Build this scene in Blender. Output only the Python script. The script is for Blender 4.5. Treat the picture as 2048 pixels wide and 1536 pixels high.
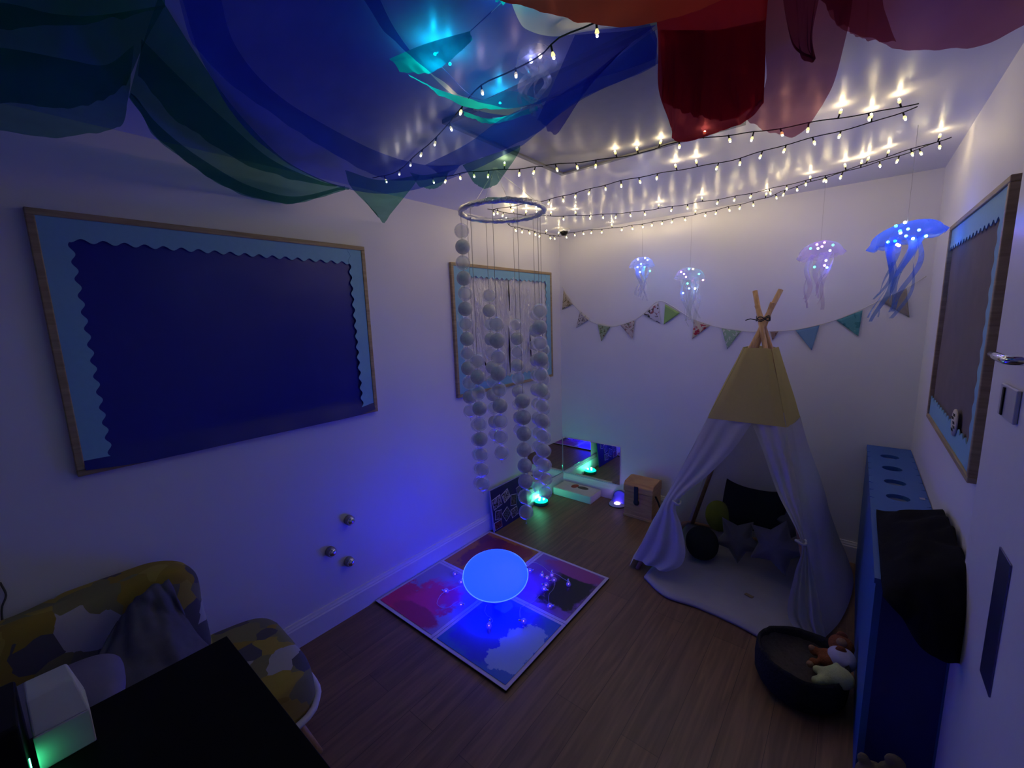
import bpy, bmesh, math, random
import numpy as np
from mathutils import Vector, Matrix, noise
for o in list(bpy.data.objects): bpy.data.objects.remove(o)
SC = bpy.context.scene
COL = SC.collection
PI = math.pi
rnd = random.Random(7)

# ------------------------------------------------------------------ camera, world, exposure
FPX, YAW, PITCH, ROLL = 842.7, -0.686, 0.158, -0.033
CAM = Vector((2.10, -3.292, 1.629))
W, H, YF = 2.40, 2.331, -4.35            # room width, ceiling height, front wall
_F = Vector((math.sin(YAW)*math.cos(PITCH), math.cos(YAW)*math.cos(PITCH), -math.sin(PITCH)))
_R0 = Vector((math.cos(YAW), -math.sin(YAW), 0)); _U0 = _R0.cross(_F)
_R = _R0*math.cos(ROLL)+_U0*math.sin(ROLL); _U = _U0*math.cos(ROLL)-_R0*math.sin(ROLL)
cd = bpy.data.cameras.new('camera'); cam = bpy.data.objects.new('camera', cd); COL.objects.link(cam)
cd.sensor_width = 36; cd.lens = FPX/2048*36; cd.clip_start = .02
cam.matrix_world = Matrix(((_R.x, _U.x, -_F.x, CAM.x), (_R.y, _U.y, -_F.y, CAM.y), (_R.z, _U.z, -_F.z, CAM.z), (0, 0, 0, 1)))
SC.camera = cam
w = bpy.data.worlds.new('world'); SC.world = w; w.use_nodes = True
w.node_tree.nodes['Background'].inputs[0].default_value = (.36, .34, .52, 1)
w.node_tree.nodes['Background'].inputs[1].default_value = .085
SC.view_settings.view_transform = 'Standard'; SC.view_settings.look = 'None'
SC.view_settings.gamma = 1; SC.view_settings.exposure = 0.68; SC.view_settings.use_curve_mapping = False
try: SC.cycles.transparent_max_bounces = 32
except Exception: pass

def at(u, v, axis, val):
    """the point of the plane axis=val that the photo shows at pixel u, v"""
    d = _F+_R*((u-1024)/FPX)-_U*((v-768)/FPX)
    return CAM+d*((val-CAM[axis])/d[axis])
def at_plane(u, v, p, n):
    d = _F+_R*((u-1024)/FPX)-_U*((v-768)/FPX)
    return CAM+d*((Vector(p)-CAM).dot(n)/d.dot(n))

# ------------------------------------------------------------------ materials
def lin(c):
    if isinstance(c, str):
        c = [int(c[i:i+2], 16)/255 for i in (0, 2, 4)]
        c = [x/12.92 if x <= .04045 else ((x+.055)/1.055)**2.4 for x in c]
    return (c[0], c[1], c[2], 1)
class NT:
    def __init__(s, name):
        s.m = bpy.data.materials.new(name); s.m.use_nodes = True
        s.t = s.m.node_tree; s.p = s.t.nodes['Principled BSDF']; s.out = s.t.nodes['Material Output']
    def n(s, typ, ins={}, **kw):
        nd = s.t.nodes.new(typ)
        for k, v in kw.items(): setattr(nd, k, v)
        for k, v in ins.items(): s.set(nd, k, v)
        return nd
    def set(s, nd, k, v):
        i = nd.inputs[k]
        if isinstance(v, bpy.types.NodeSocket): s.t.links.new(v, i)
        elif isinstance(v, bpy.types.Node): s.t.links.new(v.outputs[0], i)
        else: i.default_value = v
    def coord(s, scale=(1, 1, 1), rot=(0, 0, 0), loc=(0, 0, 0), kind='Object'):
        tc = s.n('ShaderNodeTexCoord')
        return s.n('ShaderNodeMapping', {'Vector': tc.outputs[kind], 'Scale': scale, 'Rotation': rot, 'Location': loc})
    def ramp(s, fac, stops, interp='LINEAR'):
        r = s.n('ShaderNodeValToRGB', {'Fac': fac}); cr = r.color_ramp; cr.interpolation = interp
        while len(cr.elements) < len(stops): cr.elements.new(.5)
        for e, (p, c) in zip(cr.elements, stops): e.position = p; e.color = lin(c)
        return r
    def mix(s, f, a, b):
        m = s.n('ShaderNodeMix', data_type='RGBA')
        for k, v in ((0, f), (6, a), (7, b)):
            if isinstance(v, (bpy.types.NodeSocket, bpy.types.Node)): s.set(m, k, v if isinstance(v, bpy.types.NodeSocket) else v.outputs[0])
            else: m.inputs[k].default_value = v if k == 0 else lin(v)
        return m.outputs[2]
    def bump(s, h, strength=.3, dist=.01):
        b = s.n('ShaderNodeBump', {'Height': h, 'Strength': strength, 'Distance': dist}); s.set(s.p, 'Normal', b)
def plain(name, col, rough=.6, metal=0, noise_amt=.08, nscale=30, bump=0, sheen=0, coat=0):
    t = NT(name); c = lin(col)
    nz = t.n('ShaderNodeTexNoise', {'Vector': t.coord(), 'Scale': nscale, 'Detail': 4})
    t.set(t.p, 'Base Color', t.mix(nz.outputs[0], [x*(1-noise_amt) for x in c[:3]], [min(1, x*(1+noise_amt)) for x in c[:3]]))
    t.p.inputs['Roughness'].default_value = rough; t.p.inputs['Metallic'].default_value = metal
    t.p.inputs['Coat Weight'].default_value = coat
    t.p.inputs['Sheen Weight'].default_value = sheen
    if rough > .85 or max(c[:3]) < .02: t.p.inputs['Specular IOR Level'].default_value = .12
    if bump: t.bump(nz.outputs[0], bump, .005)
    return t.m
def emit(name, col, strength, base='202020'):
    t = NT(name); t.p.inputs['Base Color'].default_value = lin(base)
    t.p.inputs['Emission Color'].default_value = (*col, 1); t.p.inputs['Emission Strength'].default_value = strength
    t.p.inputs['Roughness'].default_value = .4
    return t.m
def sheer(name, col, trans, tint, weave=900, gloss=.0):
    """thin see-through cloth: a share of the light passes, the rest is scattered by the threads"""
    t = NT(name); c = lin(col); ti = lin(tint)
    nz = t.n('ShaderNodeTexNoise', {'Vector': t.coord((1, 1, 1)), 'Scale': 9, 'Detail': 5})
    tr = t.n('ShaderNodeBsdfTransparent', {'Color': ti})
    di = t.n('ShaderNodeBsdfDiffuse', {'Color': c}); tl = t.n('ShaderNodeBsdfTranslucent', {'Color': c})
    a = t.n('ShaderNodeMixShader', {0: .5, 1: di, 2: tl})
    if gloss:
        g = t.n('ShaderNodeBsdfGlossy', {'Color': (1, 1, 1, 1), 'Roughness': .2}); a = t.n('ShaderNodeMixShader', {0: gloss, 1: a, 2: g})
    f = t.n('ShaderNodeMapRange', {0: nz.outputs[0], 1: .3, 2: .7, 3: 1-trans-.06, 4: 1-trans+.06})
    b = t.n('ShaderNodeMixShader', {0: f.outputs[0], 1: tr, 2: a})
    t.set(t.out, 'Surface', b.outputs[0]); return t.m

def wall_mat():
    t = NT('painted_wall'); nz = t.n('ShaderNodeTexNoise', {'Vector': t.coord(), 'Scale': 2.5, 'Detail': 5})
    t.set(t.p, 'Base Color', t.mix(nz.outputs[0], (.69, .685, .735), (.76, .755, .80)))  # lavender cast of the light mixed into the white wall paint
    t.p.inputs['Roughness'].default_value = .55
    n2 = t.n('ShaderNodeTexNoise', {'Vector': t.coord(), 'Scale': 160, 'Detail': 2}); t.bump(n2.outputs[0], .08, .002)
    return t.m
def floor_mat():
    t = NT('wood_plank_floor'); co = t.coord((1, 1, 1), (0, 0, PI/2))
    br = t.n('ShaderNodeTexBrick', {'Vector': co, 'Color1': lin('7e6046'), 'Color2': lin('8c6b4c'), 'Mortar': lin('453325'), 'Scale': 1,
        'Mortar Size': .0012, 'Mortar Smooth': .4, 'Bias': 0, 'Brick Width': 1.2, 'Row Height': .15}, offset=.37)
    g = t.n('ShaderNodeTexNoise', {'Vector': t.coord((26, 1.6, 10)), 'Scale': 1.4, 'Detail': 7, 'Distortion': 1.1})
    r = t.ramp(g.outputs[0], [(.3, 'b0b0b0'), (.7, 'ffffff')])
    m = t.n('ShaderNodeMix', data_type='RGBA', blend_type='MULTIPLY'); m.inputs[0].default_value = .8
    t.t.links.new(br.outputs[0], m.inputs[6]); t.t.links.new(r.outputs[0], m.inputs[7])
    t.t.links.new(m.outputs[2], t.p.inputs['Base Color']); t.p.inputs['Roughness'].default_value = .42
    t.bump(g.outputs[0], .08, .002); return t.m
def wood_mat(name, a, b, scale=(2, 2, 20), rough=.5):
    t = NT(name); g = t.n('ShaderNodeTexNoise', {'Vector': t.coord(scale), 'Scale': 3, 'Detail': 6, 'Distortion': .8})
    t.set(t.p, 'Base Color', t.ramp(g.outputs[0], [(.3, a), (.7, b)])); t.p.inputs['Roughness'].default_value = rough
    t.bump(g.outputs[0], .1, .002); return t.m

M = dict(
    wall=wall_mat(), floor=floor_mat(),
    ceil=plain('ceiling_paint', (.70, .70, .75), .35, noise_amt=.04, nscale=4),
    white=plain('white_gloss_paint', (.75, .74, .75), .35, noise_amt=.03),
    hatch=plain('shaded_hatch_paint', (.40, .40, .43), .5), hatch_trim=plain('hatch_trim_paint', (.22, .22, .25), .4),  # hatch tone lowered to paint in the shade of its unlit recess
    frame=wood_mat('pale_wood_frame', '8a7654', 'ae9872'), ltblue=plain('pale_blue_card', '7fb2cc', .7, noise_amt=.06, nscale=60),
    navy=plain('navy_paper', '101a86', .34, noise_amt=.1, nscale=6, bump=.1), greycloth=plain('grey_brown_cloth', '786f6e', .9, nscale=12, noise_amt=.15, bump=.2),
    black=plain('black_gloss', (.004, .004, .004), .6), blackcloth=plain('black_cloth', (.008, .008, .011), .95, nscale=50, bump=.3, noise_amt=.3),
    blacksolid=plain('black_plastic', (.01, .01, .012), .4),
    bluepaint=plain('blue_painted_wood', '2d5ba4', .45, noise_amt=.05), shadedblue=plain('shaded_blue_painted_wood', '121c6c', .5, noise_amt=.06),
    metal=plain('brushed_metal', (.6, .6, .62), .25, 1), chrome=plain('polished_metal', (.8, .8, .82), .08, 1, noise_amt=.02),
    mirror=plain('mirror_face', (.9, .92, .92), .015, 1, noise_amt=.005),
    tinsel=plain('silver_tinsel', (.75, .75, .8), .25, 1, nscale=160, noise_amt=.3, bump=1.0),
    canvas=plain('white_canvas', (.55, .54, .55), .9, nscale=8, noise_amt=.05, bump=.15), yellow=plain('pale_yellow_canvas', 'cfc483', .9, nscale=8, noise_amt=.06, bump=.15),
    pole=wood_mat('pine_pole', '9b7650', 'c29a6c', (20, 20, 2)), cord=plain('white_cord', (.6, .58, .56), .9),
    star=plain('grey_star_fabric', '6a6a72', .95, bump=.2), darkpil=plain('charcoal_fabric', '2b2f33', .95, bump=.3), yelpil=plain('lime_fabric', '87933c', .9),
    chest=wood_mat('light_wood_chest', 'a87c50', 'c89c68'), strap=plain('black_leather', (.012, .012, .02), .5),
    basket=plain('dark_grey_felt', '2c2c2e', .98, nscale=90, noise_amt=.4, bump=.8), basket_in=plain('grey_plush_lining', '4e4844', .98, nscale=70, noise_amt=.3, bump=.6),
    brownfur=plain('brown_plush', '8a5335', .98, nscale=180, noise_amt=.3, bump=.6), tanfur=plain('tan_plush', '9d7a5e', .98, nscale=180, bump=.5), greenfur=plain('pale_green_plush', 'b9bf85', .98, nscale=150, noise_amt=.15, bump=.4),
    shirt=plain('white_toy_shirt', 'b8b4c8', .9, noise_amt=.15, nscale=40), beigefur=plain('beige_plush', '7d7156', .98, nscale=150, bump=.4),
    greyblanket=plain('grey_blanket', '5a5966', .98, nscale=25, noise_amt=.25, bump=.4), lilaccloth=plain('lilac_grey_cloth', '7b7690', .95, nscale=25, bump=.3),
    swire=plain('silver_wire', (.6, .55, .75), .3, .6), wire=plain('black_wire', (.01, .01, .01), .6), ivory=plain('ivory_card', 'c9c3ae', .8), ink=plain('dark_ink', (.03, .03, .03), .8),
    boxwhite=plain('white_card', (.55, .55, .54), .8), thread=plain('clear_thread', (.35, .33, .36), .6), hem=plain('white_hem', (.62, .60, .66), .9),
    orange=plain('orange_leaf_paint', 'a8492c', .7, nscale=20, noise_amt=.3), olive=plain('olive_leaf_paint', '5a5444', .7, nscale=20, noise_amt=.3),
)

def canvas_mat(name, col):
    t = NT(name); nz = t.n('ShaderNodeTexNoise', {'Vector': t.coord(), 'Scale': 60, 'Detail': 3})
    c = t.mix(nz.outputs[0], [x*.92 for x in lin(col)[:3]], lin(col)[:3])
    d = t.n('ShaderNodeBsdfDiffuse', {'Color': c}); tl = t.n('ShaderNodeBsdfTranslucent', {'Color': c})
    t.set(t.out, 'Surface', t.n('ShaderNodeMixShader', {0: .32, 1: d, 2: tl}).outputs[0]); return t.m
M['canvas'] = canvas_mat('white_canvas', (.60, .60, .62)); M['yellow'] = canvas_mat('pale_yellow_canvas', 'cdc07c')

# ------------------------------------------------------------------ mesh helpers
class MB:
    def __init__(s): s.v = []; s.f = []
    def add(s, vs, fs):
        k = len(s.v); s.v += [tuple(v) for v in vs]; s.f += [tuple(i+k for i in f) for f in fs]; return s
    def box(s, x0, x1, y0, y1, z0, z1, mtx=None):
        vs = [Vector((x, y, z)) for x in (x0, x1) for y in (y0, y1) for z in (z0, z1)]
        if mtx: vs = [mtx@v for v in vs]
        return s.add(vs, [(0, 1, 3, 2), (4, 6, 7, 5), (0, 4, 5, 1), (2, 3, 7, 6), (0, 2, 6, 4), (1, 5, 7, 3)])
    def grid(s, rows, close=False):
        n = len(rows[0]); vs = [p for r in rows for p in r]; fs = []
        for i in range(len(rows)-1):
            for j in range(n if close else n-1):
                a, b = i*n+j, i*n+(j+1) % n; fs.append((a, b, b+n, a+n))
        return s.add(vs, fs)
    def tube(s, pts, r, n=8, cap=True):
        pts = [Vector(p) for p in pts]; rs = r if isinstance(r, (list, tuple)) else [r]*len(pts); rows = []
        up = Vector((0, 0, 1)); prev = None
        for i, p in enumerate(pts):
            d = (pts[min(i+1, len(pts)-1)]-pts[max(i-1, 0)]).normalized()
            if prev is None:
                a = d.cross(up); a = a.normalized() if a.length > 1e-3 else Vector((1, 0, 0))
            else:
                a = (prev-d*prev.dot(d)); a = a.normalized() if a.length > 1e-5 else prev
            prev = a; b = d.cross(a)
            rows.append([p+(a*math.cos(t)+b*math.sin(t))*rs[i] for t in [2*PI*k/n for k in range(n)]])
        k = len(s.v); s.grid(rows, True)
        if cap:
            s.f.append(tuple(range(k+n-1, k-1, -1))); e = k+(len(pts)-1)*n; s.f.append(tuple(range(e, e+n)))
        return s
    def lathe(s, prof, c=(0, 0, 0), axis=(0, 0, 1), n=32, wob=None):
        ax = Vector(axis).normalized(); q = Vector((0, 0, 1)).rotation_difference(ax); c = Vector(c)
        rows = []
        for r, z in prof:
            row = []
            for k in range(n):
                t = 2*PI*k/n; rr, zz = (r, z) if not wob else wob(r, z, t)
                row.append(c+q@Vector((rr*math.cos(t), rr*math.sin(t), zz)))
            rows.append(row)
        return s.grid(rows, True)
    def ball(s, c, r, n=20, m=12, mtx=None):
        rx, ry, rz = (r, r, r) if isinstance(r, (int, float)) else r; c = Vector(c); rows = []
        for i in range(m+1):
            p = PI*i/m; a = max(math.sin(p), 1e-4)
            row = [Vector((rx*a*math.cos(2*PI*k/n), ry*a*math.sin(2*PI*k/n), rz*math.cos(p))) for k in range(n)]
            rows.append([(mtx@v if mtx else v)+c for v in row])
        return s.grid(rows, True)
    def mesh(s, name, mat, smooth=True):
        me = bpy.data.meshes.new(name); me.from_pydata(s.v, [], s.f)
        if mat: me.materials.append(mat)
        if smooth:
            me.polygons.foreach_set('use_smooth', [True]*len(me.polygons))
        me.update(); bm = bmesh.new(); bm.from_mesh(me); bmesh.ops.recalc_face_normals(bm, faces=bm.faces); bm.to_mesh(me); bm.free()
        return me
    def build(s, name, mat, parent=None, smooth=False, bevel=0, solid=0, subsurf=0, remesh=0):
        o = bpy.data.objects.new(name, s.mesh(name, mat, smooth)); COL.objects.link(o)
        if parent: o.parent = parent; o.matrix_parent_inverse = Matrix.Translation(parent.location).inverted() if parent.type == 'EMPTY' and parent.parent is None else Matrix()
        if solid: md = o.modifiers.new('solid', 'SOLIDIFY'); md.thickness = solid; md.offset = 0
        if remesh: md = o.modifiers.new('remesh', 'REMESH'); md.mode = 'VOXEL'; md.voxel_size = remesh; md.use_smooth_shade = True
        if remesh: md = o.modifiers.new('smooth', 'SMOOTH'); md.iterations = 4
        if subsurf: md = o.modifiers.new('sub', 'SUBSURF'); md.levels = md.render_levels = subsurf
        if bevel: md = o.modifiers.new('bevel', 'BEVEL'); md.width = bevel; md.segments = 3; md.limit_method = 'ANGLE'
        return o
def tag(o, label=None, cat=None, group=None, kind=None):
    if label: o['label'] = label
    if cat: o['category'] = cat
    if group: o['group'] = group
    if kind: o['kind'] = kind
    return o
def thing(name, loc, label, cat, group=None):
    o = bpy.data.objects.new(name, None); COL.objects.link(o); o.location = loc; o.empty_display_size = .05
    return tag(o, label, cat, group)
def cr(pts, n):
    """Catmull-Rom curve through pts resampled to n points by length"""
    P = [Vector(p) for p in pts]; P = [P[0]*2-P[1]]+P+[P[-1]*2-P[-2]]; out = []
    for i in range(1, len(P)-2):
        for k in range(12):
            t = k/12; a, b, c, d = P[i-1:i+3]
            out.append(.5*((2*b)+(c-a)*t+(2*a-5*b+4*c-d)*t*t+(3*b-a-3*c+d)*t**3))
    out.append(P[-2]); L = [0]
    for a, b in zip(out, out[1:]): L.append(L[-1]+(b-a).length)
    res = []; j = 0
    for k in range(n):
        s = L[-1]*k/(n-1)
        while j < len(L)-2 and L[j+1] < s: j += 1
        u = (s-L[j])/max(L[j+1]-L[j], 1e-9); res.append(out[j].lerp(out[j+1], min(max(u, 0), 1)))
    return res

# ------------------------------------------------------------------ the room
def struct(name, mb, mat, bevel=0): return tag(mb.build(name, mat, bevel=bevel), kind='structure')
struct('floor', MB().box(-.1, W+.1, YF-.1, .1, -.08, 0), M['floor'])
struct('ceiling', MB().box(-.1, W+.1, YF-.1, .1, H, H+.08), M['ceil'])
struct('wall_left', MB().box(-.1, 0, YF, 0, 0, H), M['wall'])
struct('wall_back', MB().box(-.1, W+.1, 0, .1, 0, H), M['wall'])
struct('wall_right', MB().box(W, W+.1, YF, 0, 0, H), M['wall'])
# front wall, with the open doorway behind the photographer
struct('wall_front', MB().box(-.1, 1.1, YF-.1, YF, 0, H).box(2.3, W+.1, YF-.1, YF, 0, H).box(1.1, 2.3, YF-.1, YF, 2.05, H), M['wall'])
def skirting(name, fn, a, b):
    prof = [(0, 0), (.018, 0), (.018, .105), (.014, .112), (.014, .118), (.010, .126), (.008, .136), (0, .136)]
    rows = [[fn(s, d, z) for d, z in prof] for s in (a, b)]
    mb = MB().grid(rows); n = len(prof); mb.f.append(tuple(range(n))); mb.f.append(tuple(range(2*n-1, n-1, -1)))
    struct(name, mb, M['white'])
skirting('baseboard_left', lambda s, d, z: (d, s, z), YF, 0)
skirting('baseboard_back', lambda s, d, z: (s, -d, z), 0.018, W-.018)
skirting('baseboard_right', lambda s, d, z: (W-d, s, z), -1.62, -.001)
# ceiling hatch
h0 = at(1126, 342, 2, H); hx0, hy1 = h0.x, h0.y
hatch = thing('ceiling_hatch', (hx0, hy1, H), 'flat square ceiling hatch with a dark trim line near the silk scarves', 'hatch')
MB().box(hx0, hx0+.78, hy1-.75, hy1, H-.006, H).build('hatch_panel', M['hatch'], hatch)
tr = MB()
for a, b, c, d in ((hx0-.022, hx0+.80, hy1, hy1+.022), (hx0-.022, hx0+.80, hy1-.772, hy1-.75), (hx0-.022, hx0, hy1-.75, hy1), (hx0+.78, hx0+.80, hy1-.75, hy1)):
    tr.box(a, b, c, d, H-.014, H)
tr.build('hatch_trim', M['hatch_trim'], hatch, bevel=.002)

# ------------------------------------------------------------------ door on the right
door = tag(MB().box(W-.016, W, -2.85, -1.66, 0, 2.06).build('door_1', M['white'], bevel=.003), kind='structure')
hp = at(1982, 708, 0, W-.062)
lever = MB().tube([(W-.062, hp.y, hp.z), (W-.062, hp.y-.05, hp.z), (W-.062, hp.y-.13, hp.z), (W-.06, hp.y-.142, hp.z), (W-.045, hp.y-.147, hp.z), (W-.016, hp.y-.147, hp.z)], [.006, .009, .0095, .0095, .0095, .0095], 12)
lever.build('door_handle', M['chrome'], door, smooth=True)
MB().lathe([(0, .012), (.022, .012), (.026, .008), (.026, 0)], (W-.016, hp.y-.147, hp.z), (-1, 0, 0)).build('handle_rose', M['metal'], door, smooth=True)
a = at(2008, 765, 0, W-.02)
lk = MB().box(W-.024, W-.016, a.y-.13, a.y, a.z-.075, a.z).build('lock_case', plain('worn_lock_metal', (.5, .49, .55), .35, .2), door, bevel=.003)
MB().box(W-.027, W-.024, a.y-.045, a.y-.033, a.z-.07, a.z-.006).build('lock_slot', M['blacksolid'], lk)
a = at(2000, 1093, 0, W-.018); b = at(1978, 1395, 0, W-.018)
MB().box(W-.019, W-.016, b.y, a.y, b.z, a.z).build('finger_plate', plain('reflection_tinted_metal', (.14, .13, .30), .3, .85), door, bevel=.001)  # blue reflection put into the plate's base colour

# ------------------------------------------------------------------ notice boards
def scallop(mb, p0, du, dn, L, wid, thick, nrm, per=.056, amp=.007):
    """strip along du starting at p0, width wid towards dn with a wavy inner edge, thickness along nrm"""
    n = int(L/per*10); p0, du, dn, nrm = map(Vector, (p0, du, dn, nrm)); rows = [[], [], [], []]
    for k in range(n+1):
        s = L*k/n; e = wid+amp*math.sin(2*PI*s/per)*1.0
        base = p0+du*s
        rows[0].append(base+nrm*.0); rows[1].append(base+nrm*thick); rows[2].append(base+dn*e+nrm*thick); rows[3].append(base+dn*e)
    mb.grid(rows)
def board(name, label, ax, s0, s1, z0, z1, sgn, paper, fw=.022, fd=.022, strips='tlr', bw=.07, papername='backing_paper', drop=0, bump_fn=None):
    """ax: wall x coordinate; sgn +1 faces +x; runs along y from s0 to s1"""
    t = thing(name, (ax, (s0+s1)/2, z0), label, 'notice board')
    X = lambda d: ax+sgn*d
    f = MB()
    for a, b, c, d in ((s0, s1, z1-fw, z1), (s0, s1, z0, z0+fw), (s0, s0+fw, z0+fw, z1-fw), (s1-fw, s1, z0+fw, z1-fw)):
        x0, x1 = sorted((X(0), X(fd))); f.box(x0, x1, a, b, c, d)
    f.build('frame', M['frame'], t, bevel=.003)
    rows = []; nz, ny = 50, 70
    for i in range(nz+1):
        row = []
        for j in range(ny+1):
            v = i/nz; u = j/ny; y = s0+fw+(s1-s0-2*fw)*u; z = z1-fw+(z0+fw-z1+fw)*v
            d = .008+.0015*noise.noise(Vector((y*5, z*5, 0)))
            if drop:
                k = max(0, (v-.93)/.07); edge = (.9+.25*math.sin(u*9+1)+.12*math.sin(u*31))
                inner = min(1, min(u, 1-u)*14+ .25)
                z -= k*drop*(.8+.2*edge)*min(1, u*6+.1 if u < .5 else (1-u)*8+.3); d += k*(fd-.003)*1.1+k*.002*math.sin(u*26)
            if bump_fn: d += bump_fn(u, v, y, z)
            row.append((X(d), y, z))
        rows.append(row)
    MB().grid(rows).build(papername, paper, t, smooth=True)
    T = .003; dz = z1-fw
    n = (sgn, 0, 0); bx = X(.014)
    for s in strips:
        b = MB()
        if s == 't': scallop(b, (bx, s0+fw, dz), (0, 1, 0), (0, 0, -1), s1-s0-2*fw, bw, T, n)
        if s == 'b': scallop(b, (bx, s0+fw, z0+fw), (0, 1, 0), (0, 0, 1), s1-s0-2*fw, bw, T, n)
        if s == 'l': scallop(b, (X(.015), s0+fw, z0+fw), (0, 0, 1), (0, 1, 0), z1-z0-2*fw, bw, T, n)
        if s == 'r': scallop(b, (X(.015), s1-fw, z0+fw), (0, 0, 1), (0, -1, 0), z1-z0-2*fw, bw, T, n)
        b.build('border_strip', M['ltblue'], t)
    return t
board('notice_board', 'large wooden framed board with dark navy paper and pale blue wavy border', 0, -3.167, -1.961, 1.124, 2.025, 1, M['navy'], drop=.02)
def foil_mat():
    t = NT('crinkled_silver_foil')
    t.p.inputs['Metallic'].default_value = .45; t.p.inputs['Roughness'].default_value = .4
    t.p.inputs['Base Color'].default_value = (.95, .94, .96, 1)
    n1 = t.n('ShaderNodeTexNoise', {'Vector': t.coord((1, 9, 1.6)), 'Scale': 7, 'Detail': 6, 'Distortion': 1.2}); t.bump(n1.outputs[0], 1.0, .05); return t.m
def foilb(u, v, y, z): return .016*noise.noise(Vector((y*22, z*5, 3)))+.006*abs(math.sin(y*58))*max(0, 1-v*6)-.008*max(0, 1-v*5)+.002
b2 = board('notice_board', 'wooden framed board with crinkled silver foil sheet behind the bubble mobile', 0, -1.338, -.164, 1.091, 1.995, 1, foil_mat(), strips='tlrb', bw=.062, papername='foil_sheet', bump_fn=foilb)
for (u0, v0, v1, wd) in ((1017, 560, 622, .006), (1018, 655, 745, .009), (1060, 665, 722, .008), (970, 722, 735, .007)):
    p, q = at(u0, v0, 0, .028), at(u0+3, v1, 0, .028); pm = (p+q)/2
    mb = MB().add([(p.x, p.y, p.z), (pm.x, pm.y+wd, pm.z), (q.x, q.y, q.z), (pm.x, pm.y-wd, pm.z), (p.x-.004, p.y, p.z), (pm.x-.004, pm.y+wd, pm.z), (q.x-.004, q.y, q.z), (pm.x-.004, pm.y-wd, pm.z)],
                  [(0, 1, 2, 3), (4, 7, 6, 5), (0, 4, 5, 1), (1, 5, 6, 2), (2, 6, 7, 3), (3, 7, 4, 0)])
    tag(mb.build('foil_tear', M['blacksolid'], b2), 'dark open slit in the foil')
yf = at(1893, 475, 0, W-.03).y
b3 = board('notice_board', 'wooden framed board with grey-brown cloth and round card beside the door', W, -1.596, yf, 1.118, 1.946, -1, M['greycloth'], fd=.024, fw=.018, strips='tbl', bw=.075, papername='cloth_panel')
c = at(1907, 845, 0, W-.022)
card = MB().lathe([(0, .004), (.045, .004), (.046, .002), (.046, 0)], (c.x+.004, c.y, c.z), (-1, 0, 0)); card = card.build('round_card', M['ivory'], b3, smooth=True)
ink = MB()
for k in range(5):
    yy = c.y+.018*math.sin(k*1.7); zz = c.z+.026-.013*k
    ink.tube([(c.x-.0008, yy-.014, zz-.003), (c.x-.0008, yy-.005, zz+.004), (c.x-.0008, yy+.004, zz-.004), (c.x-.0008, yy+.014, zz+.003)], .0014, 5)
ink.build('handwriting', M['ink'], card)

# ------------------------------------------------------------------ low mirrors in the corner
def mirror(name, label, box_, back):
    t = thing(name, (box_[0], box_[2], box_[4]), label, 'mirror')
    MB().box(*box_).build('mirror_glass', M['mirror'], t, bevel=.0015)
    MB().box(*back).build('backing_board', M['white'], t)
mt = at(1240, 892, 1, -.008); mb_ = at(1240, 966, 1, -.008)
mirror('wall_mirror', 'low rectangular acrylic mirror on the back wall above the white canvas box', (.012, mt.x, -.008, -.005, .145, mt.z-.01), (.012, mt.x-.003, -.005, -.001, .147, mt.z-.012))
mirror('wall_mirror', 'low mirror on the left wall by the corner behind the hanging balls', (.005, .008, -.56, -.012, .145, .47), (.001, .005, -.557, -.012, .147, .468))

# ------------------------------------------------------------------ floor tiles filled with coloured liquid
def tile_mat(name, stops, blobs, seed, edge='8d86a0'):
    """stops = base colour; blobs = list of (u, v, ru, rv, softness, colour, warp)"""
    t = NT(name); tc = t.n('ShaderNodeTexCoord'); gen = tc.outputs['Generated']
    sep = t.n('ShaderNodeSeparateXYZ', {0: gen}); col = None
    nz = t.n('ShaderNodeTexNoise', {'Vector': t.n('ShaderNodeMapping', {'Vector': gen, 'Location': (seed, seed*2, 0)}), 'Scale': 5.5, 'Detail': 9, 'Roughness': .62})
    nf = t.n('ShaderNodeMath', {0: nz.outputs[0], 1: .5}, operation='SUBTRACT')
    n2 = t.n('ShaderNodeTexNoise', {'Vector': gen, 'Scale': 7, 'Detail': 3})
    cur = t.mix(n2.outputs[0], stops[0], stops[1])
    for (u, v, ru, rv, soft, c, warp) in blobs:
        dx = t.n('ShaderNodeMath', {0: t.n('ShaderNodeMath', {0: sep.outputs[0], 1: u}, operation='SUBTRACT'), 1: ru}, operation='DIVIDE')
        dy = t.n('ShaderNodeMath', {0: t.n('ShaderNodeMath', {0: sep.outputs[1], 1: v}, operation='SUBTRACT'), 1: rv}, operation='DIVIDE')
        x4 = t.n('ShaderNodeMath', {0: t.n('ShaderNodeMath', {0: dx}, operation='ABSOLUTE'), 1: 2.6}, operation='POWER')
        y4 = t.n('ShaderNodeMath', {0: t.n('ShaderNodeMath', {0: dy}, operation='ABSOLUTE'), 1: 2.6}, operation='POWER')
        d = t.n('ShaderNodeMath', {0: x4, 1: y4}, operation='ADD')
        d = t.n('ShaderNodeMath', {0: nf, 1: warp*2.6, 2: d}, operation='MULTIPLY_ADD')
        m = t.n('ShaderNodeMapRange', {0: d, 1: 1-soft, 2: 1+soft, 3: 1, 4: 0})
        cur = t.mix(m.outputs[0], cur, c)
    t.set(t.p, 'Base Color', cur); t.p.inputs['Roughness'].default_value = .3; t.p.inputs['Coat Weight'].default_value = .15
    return t.m
TX, TY = .025, -2.09
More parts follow.
